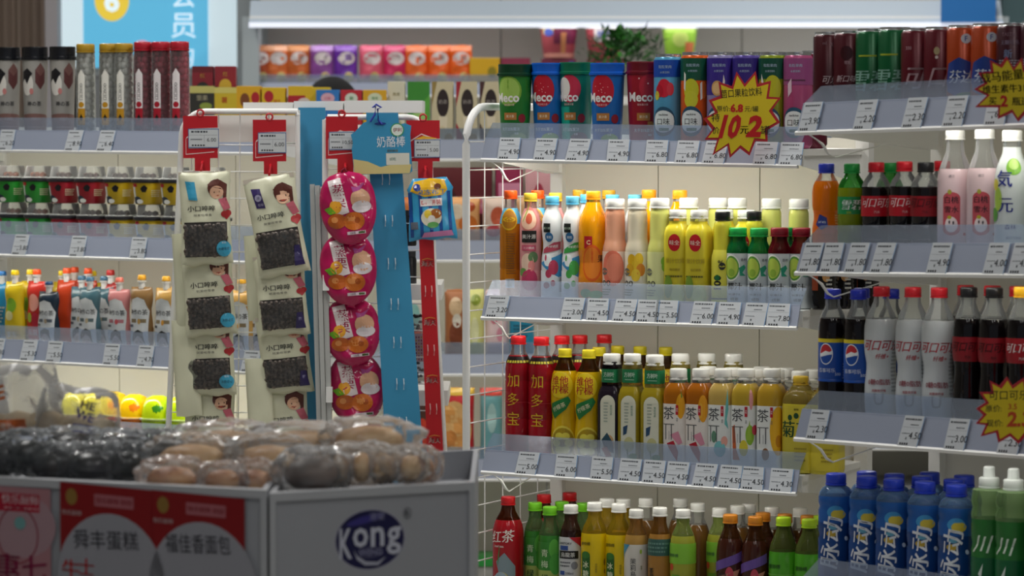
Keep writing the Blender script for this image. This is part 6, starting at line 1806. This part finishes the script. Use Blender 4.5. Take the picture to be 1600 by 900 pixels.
def bin_(name, label, p0, p1, Y0, Y1, py0, py1, depth=.42):
    """display bin on the floor; p0/p1 are its two front top corners"""
    a, b = P(p0, py0, Y0), P(p1, py1, Y1)
    root = thing(name, label, 'display bin', ((a.x + b.x) / 2, (a.y + b.y) / 2, 0))
    org = root.location.copy()
    u = Vector((b.x - a.x, b.y - a.y, 0))
    L = u.length
    u.normalize()
    back = Vector((0, 1, 0))
    zl = lambda t: a.z + (b.z - a.z) * t / L

    def blk(nm, t0, t1, d0, d1, z0f, z1f, m):
        vs = []
        for t in (t0, t1):
            for d in (d0, d1):
                for zf in (z0f, z1f):
                    q = Vector((a.x, a.y, 0)) + u * t + back * d
                    vs.append((q.x - org.x, q.y - org.y, zf(t)))
        o = MB().add(vs, [(0, 1, 3, 2), (4, 6, 7, 5), (0, 4, 5, 1), (2, 3, 7, 6), (1, 5, 7, 3), (0, 2, 6, 4)], m).build(nm, root, smooth=0)
        recalc_fix(o)
        return o
    Z0 = lambda t: 0.02
    blk('front_panel', .002, L - .002, .004, .014, Z0, lambda t: zl(t) - .004, GREY)
    blk('top_rail', 0, L, 0, .018, lambda t: zl(t) - .011, zl, GREY2)
    blk('side_rail', 0, .009, -.0005, .018, Z0, lambda t: zl(t) - .011, GREY2)
    blk('side_rail', L - .009, L, -.0005, .018, Z0, lambda t: zl(t) - .011, GREY2)
    blk('side_panel', .0, .008, .0185, depth, Z0, lambda t: zl(t), GREY)
    blk('side_panel', L - .008, L, .0185, depth, Z0, lambda t: zl(t), GREY)
    blk('back_panel', 0, L, depth, depth + .01, Z0, lambda t: zl(t), GREY)
    blk('bin_floor', .009, L - .009, .019, depth - .001, lambda t: zl(t) - .05, lambda t: zl(t) - .04, GREY)
    return root, a, b, u, back, zl, L


YG = 3.75
B1, a1, b1_, u1, k1, z1f, L1 = bin_('bread_bin', 'grey display bin with two red and white handwritten posters', -160, 417, 4.23, 4.05, 738, 766)
B2, a2, b2_, u2, k2, z2f, L2 = bin_('bread_bin', 'grey white display bin with blue oval logo', 421, 742, 4.05, 4.20, 771, 753)


def on_front(a, u, L):
    """surface function for prints on a bin's front; u,v in pixels-at-front metres"""
    nrm = Vector((u.y, -u.x, 0))
    if nrm.y > 0:
        nrm = -nrm

    def fn(x, z, o):
        q = Vector((a.x, a.y, 0)) + u * x + nrm * (-.004 + .0006 + o)
        return (q.x, q.y, z)
    return fn


# logo on the second bin
f2 = on_front(a2, u2, L2)
o2 = B2.location
fn2 = lambda x, z, o: tuple(Vector(f2(x, z, o)) - o2)
cxl = L2 * (577 - 421) / 321
czl = P(577, 844, 4.12).z
s = 4.12 / FPX
NAVY = '#191848'
art = [EL(cxl, czl, 62 * s, 48 * s, '#a8a8b8', 40), EL(cxl, czl, 60.5 * s, 46.5 * s, NAVY, 40), EL(cxl - 8 * s, czl + 32 * s, 34 * s, 6 * s, '#3a3480', 20, rot=.2),
       T('K', cxl - 43 * s, czl - 4 * s, 48 * s, '#c4c6d4', .02, w=22 * s), T('o', cxl - 17 * s, czl + 4 * s, 31 * s, '#c4c6d4', .02, w=27 * s), T('n', cxl + 13 * s, czl + 4 * s, 31 * s, '#c4c6d4', .02, w=24 * s), T('g', cxl + 42 * s, czl - 4 * s, 44 * s, '#c4c6d4', .02, w=26 * s),
       T('港榮', cxl + 12 * s, czl + 36 * s, 13 * s, '#8c8cac', .01), T('WENG', cxl + .5 * s, czl - 20 * s, 10 * s, '#8c8cac', .02), RING(cxl, czl - 20 * s, 22 * s, 8 * s, .8 * s, '#8c8cac'),
       PG([(cxl - 30 * s, czl - 14 * s), (cxl - 24 * s, czl - 24 * s), (cxl - 8 * s, czl - 34 * s), (cxl + 12 * s, czl - 36 * s), (cxl + 28 * s, czl - 28 * s), (cxl + 14 * s, czl - 41 * s), (cxl - 10 * s, czl - 40 * s), (cxl - 24 * s, czl - 30 * s)], '#b0b2c2'),
       RING(cxl + 66 * s, czl + 38 * s, 7 * s, 9 * s, 1.2 * s, '#55565c'), T('R', cxl + 66 * s, czl + 38 * s, 9 * s, '#55565c', .02)]
decals(B2, art, fn2, off=.0, step=.00012, sname='oval_logo')


# posters on the first bin
def poster(x0, x1, y0, y1, tilt, label, art, Yp, base='#8c8c92'):
    """paper poster hung on the bin front: pixel rectangle, drawn in pixel units from its top corner"""
    s = Yp / FPX
    t0 = L1 * (x0 + 160) / 577.0
    c = Vector((a1.x, a1.y, 0)) + u1 * t0
    nrm = Vector((u1.y, -u1.x, 0))
    if nrm.y > 0:
        nrm = -nrm
    z = P(x0, y0, c.y).z
    root = thing('poster', label, 'poster', c + nrm * .0015 + Vector((0, 0, z)))
    W, H = x1 - x0, y1 - y0

    def fn(a, b, o):
        q = u1 * (a * s) + nrm * o + Vector((0, 0, -b * s - a * s * tilt))
        return tuple(q)
    vs = [fn(a, b, o) for o in (0, .0005) for a, b in ((0, 0), (W, 0), (W, H), (0, H))]
    o_ = MB().add(vs, [(0, 1, 2, 3), (4, 7, 6, 5), (0, 4, 5, 1), (1, 5, 6, 2), (2, 6, 7, 3), (3, 7, 4, 0)], mat(base, .5)).build('paper', root, smooth=0)
    recalc_fix(o_)
    # art is written with v growing downwards; text is flipped back upright
    def fa(a, b, o):
        return fn(a, -b, o + .0006)
    decals(root, art, fa, off=0, step=.0001)


RP = '#86080f'


def price_poster(title, ttl_y, extra, hd):
    return [R(0, 0, 160, -190, RP), EL(88, -150, 94, 107, '#9a9aa2', 40), R(0, -150, 200, -190, '#9a9aa2'), EL(20, -22, 10, 13, '#8c6c30'), T('快乐厨师', 20, -47, 8, '#c8b0b0', .02), R(60, -14, 128, -33, '#a86068'), T('快乐厨师 烘焙', 94, -23.5, 9, RP, .02, w=62), T(title, 80, ttl_y, 30, '#26262e', -.004, w=112, rot=.06)] + extra


poster(101, 245, 752, 925, .050, 'red and white poster handwritten in black, nearer the pink poster', price_poster('舜丰蛋糕', -85, [T('牛', 18, -136, 30, '#b81c1c', .02), T('士', 45, -130, 26, '#b81c1c', .02)], 0), 4.15)
poster(243, 394, 765, 925, .050, 'red and white poster handwritten in black, beside the logo bin', price_poster('福佳香面包', -78, [], 0), 4.10)
poster(-60, 101, 755, 925, .02, 'pink poster with magenta lettering on the bin end', [R(0, 0, 161, -170, '#a8787f'), EL(110, -60, 60, 50, '#a88890', 30), R(40, -10, 142, -38, '#a80c30'), T('快乐厨师', 108, -19, 15, '#d8c0c4', .03), LINES(80, -34, 140, -31, 1, '#d8c0c4'), EL(60, -22, 12, 13, '#8c6030'), RING(104, -75, 36, 45, 2, '#8c2038'), EL(108, -56, 10, 10, '#70a0a0'), T('惠', 84, -128, 46, '#90184a', .05), T('七', 132, -125, 40, '#90184a', .05), T('特', 36, -128, 46, '#90184a', .05)], 4.2, '#9c7c84')

# ------------------------------------------------------------------ bread and buns in crinkled film
FILM = mat('#f2f4f6', .10, kind='film', amount=.89)
FILM2 = mat('#f0f2f4', .12, kind='film', amount=.80)
FILM3 = mat('#f0f1f0', .28, kind='film', amount=.80)


def crumple(name, parent, cx, cy, cz, rx, ry, rz, m, seed, amp=.16, n=20, sharp=1.0, tail=0):
    """crinkled film wrapped round something: a rough ball of facets with a twisted tail"""
    rnd = random.Random(seed)
    dirs = [(Vector((rnd.gauss(0, 1), rnd.gauss(0, 1), rnd.gauss(0, 1))).normalized(), rnd.uniform(4, 15), rnd.uniform(0, 6.28)) for _ in range(9)]
    vs, fs = [], []
    m2 = n * 2
    for i in range(n + 1):
        th = math.pi * i / n
        for j in range(m2):
            ph = 2 * math.pi * j / m2
            d = Vector((math.sin(th) * math.cos(ph), math.sin(th) * math.sin(ph), math.cos(th)))
            k = 1.0 - amp * .52
            for q, fr, p0 in dirs:
                k += amp * .125 * abs(math.sin(d.dot(q) * fr + p0)) ** .7 * sharp
            if tail and d.x * tail > .75:
                k += .5 * (abs(d.x) - .75)
            sx = math.copysign(abs(d.x) ** .8, d.x)
            sz = math.copysign(abs(d.z) ** .8, d.z)
            vs.append((cx + rx * k * sx, cy + ry * k * d.y, cz + max(-rz * .97, rz * k * sz)))
    for i in range(n):
        for j in range(m2):
            k = (j + 1) % m2
            fs.append((i * m2 + j, (i + 1) * m2 + j, (i + 1) * m2 + k, i * m2 + k))
    return MB().add(vs, fs, m).build(name, parent, smooth=9)


BUN = speckled('#a8642c', '#dca468', 18, .5)
BUN2 = speckled('#c09058', '#e0bc88', 14, .6)


def bread(px, py, Y0, wpx, hpx, seed, label, bun=BUN, dark=False, n=1, tail=0, film=None):
    Y = Y0 + .45
    s = Y / FPX
    c = P(px, py, Y)
    rz_, rx_ = hpx / 2 * s * 1.08, wpx / 2 * s * 1.12
    root = thing('packaged_bread', label, 'bread', c - Vector((0, 0, rz_)), group='film wrapped bread on the front bins')
    rnd = random.Random(seed)
    ry = min(rx_, .045)
    for i in range(n):
        bx = (i - (n - 1) / 2) * rx_ * 2 / n * .9
        w = rx_ * .80 / n
        pr = [(0, -rz_ * .8), (w * .7, -rz_ * .78), (w, -rz_ * .35), (w * .97, rz_ * .05), (w * .72, rz_ * .4), (w * .3, rz_ * .56), (0, rz_ * .6)]
        mb = MB()
        mb.lathe([(r, z + rz_) for r, z in pr], 24, 2.4, m=bun)
        mb.v = [(x + bx, y * ry / w * .8, z) for x, y, z in mb.v]
        mb.build('bun', root, smooth=80)
    crumple('film_wrapper', root, 0, 0, rz_, rx_, ry, rz_, film or FILM, seed, tail=tail, amp=.55)
    return root


bl = 'bun in crinkled clear film '
bread(268, 745, 3.72, 88, 52, 1, 'brown bun in crinkled film above the handwritten posters')
bread(348, 748, 3.69, 62, 46, 2, 'brown bun in film with two bright streaks of gloss')
bread(396, 752, 3.72, 70, 58, 3, 'brown bun in film over the gap between the bins')
bread(300, 713, 3.85, 120, 60, 4, 'flat wrapped bread lying across the bin above the first bun', BUN2, tail=1)
bread(350, 690, 3.95, 130, 56, 5, 'peaked film wrapped bread on top of the pile', BUN2, film=FILM2)
bread(420, 715, 3.85, 110, 62, 6, 'wrapped bread behind the bin gap', BUN2)
bread(470, 690, 3.93, 130, 54, 7, 'long wrapped bread on top beside the white bin', BUN2, n=1, film=FILM2)
bread(488, 735, 3.72, 100, 62, 8, 'dark brown wrapped cake just above the logo bin edge', speckled('#3c2a1e', '#6c4c34', 15, .5))
bread(577, 682, 3.88, 120, 52, 9, 'pale wrapped pastry on top of the logo bin pile', BUN2, n=1, tail=1)
bread(565, 725, 3.76, 96, 58, 10, 'wrapped pastry rolls above the logo', BUN2, n=3)
bread(623, 727, 3.76, 74, 50, 11, 'pair of wrapped pastry rolls toward the bin corner', BUN2, n=2)
bread(655, 728, 3.80, 54, 54, 12, 'small wrapped roll with upright film corner', BUN, n=1, tail=1)
# dark wrapped cakes on the first bin
DK = [speckled('#08080a', '#1c161e', 20, .3), speckled('#0a0e10', '#18221e', 20, .3), speckled('#0a0706', '#2a1c16', 20, .3)]
for i, (px, py, w, h, d) in enumerate([(-10, 714, 80, 66, 'dark wrapped cake with salmon spot at the bin end'), (42, 706, 70, 60, 'dark green wrapped cake'), (84, 722, 80, 54, 'dark brown wrapped cake near the pink poster'), (142, 722, 90, 54, 'shiny black wrapped cake above the first poster'), (196, 722, 62, 56, 'black wrapped cake beside the brown buns'), (110, 690, 90, 40, 'black wrapped cake lying behind the front cakes'), (190, 692, 90, 36, 'black wrapped cake behind the shiny one'), (248, 694, 60, 40, 'black wrapped cake behind the brown bun')]):
    bread(px, py, 3.80 + (.10 if py < 700 else 0), w, h, 30 + i, d, DK[i % 3], film=mat('#e8ecf0', .07, kind='film', amount=.975))
# big clear bread bags standing at the end
for k, (px, py, w, h, Y, seed, lab, art) in enumerate([
        (30, 625, 150, 112, 4.47, 50, 'large clear bread bag with orange lettering', [T('YE', -.42, .62, .3, '#c86424', .03, shear=.2, rot=.2), R(-.7, .1, .22, .26, '#c86020'), T('好面包', -.25, .18, .14, '#d8ccc0', .02)]),
        (118, 645, 140, 84, 4.45, 51, 'large clear bread bag with dark blue lettering', [T('HE', .25, .70, .2, '#34307c', .03, rot=-.2), T('WE', .2, .5, .2, '#34307c', .03, rot=-.2), R(-.05, .18, .45, .34, '#34307c'), T('面包', .2, .26, .12, '#c8c8d4', .02)]),
        (-40, 640, 120, 100, 4.51, 52, 'large clear bread bag at the bin end, plain', [])]):
    s = Y / FPX
    c = P(px, py + h / 2, Y)
    root = thing('bread_bag', lab, 'bag', c, rot=(0, .12 if k == 1 else -.05, 0))
    W, H = w / 2 * s, h * s
    o, fn = bag('clear_bag', root, lambda z: W * (.95 if z < .5 else .95 - .25 * (z - .5)), H, .028, FILM3, 22, 22, .0045, seed, back=.8)
    o.data.set_sharp_from_angle(angle=math.radians(24))
    if art:
        decals(root, art, fn, cell=(.006, .006), scale=(W, H), off=.0006)
    for q in range(3):
        mb = MB()
        mb.lathe([(0, 0), (.02, .0), (.026, .012), (.022, .026), (0, .032)], 20, m=speckled('#b89c70', '#d8c8a4', 12, .6))
        mb.v = [(x + (q - 1) * W * .55, y * .6, z + .004) for x, y, z in mb.v]
        mb.build('bread_roll', root, smooth=80)
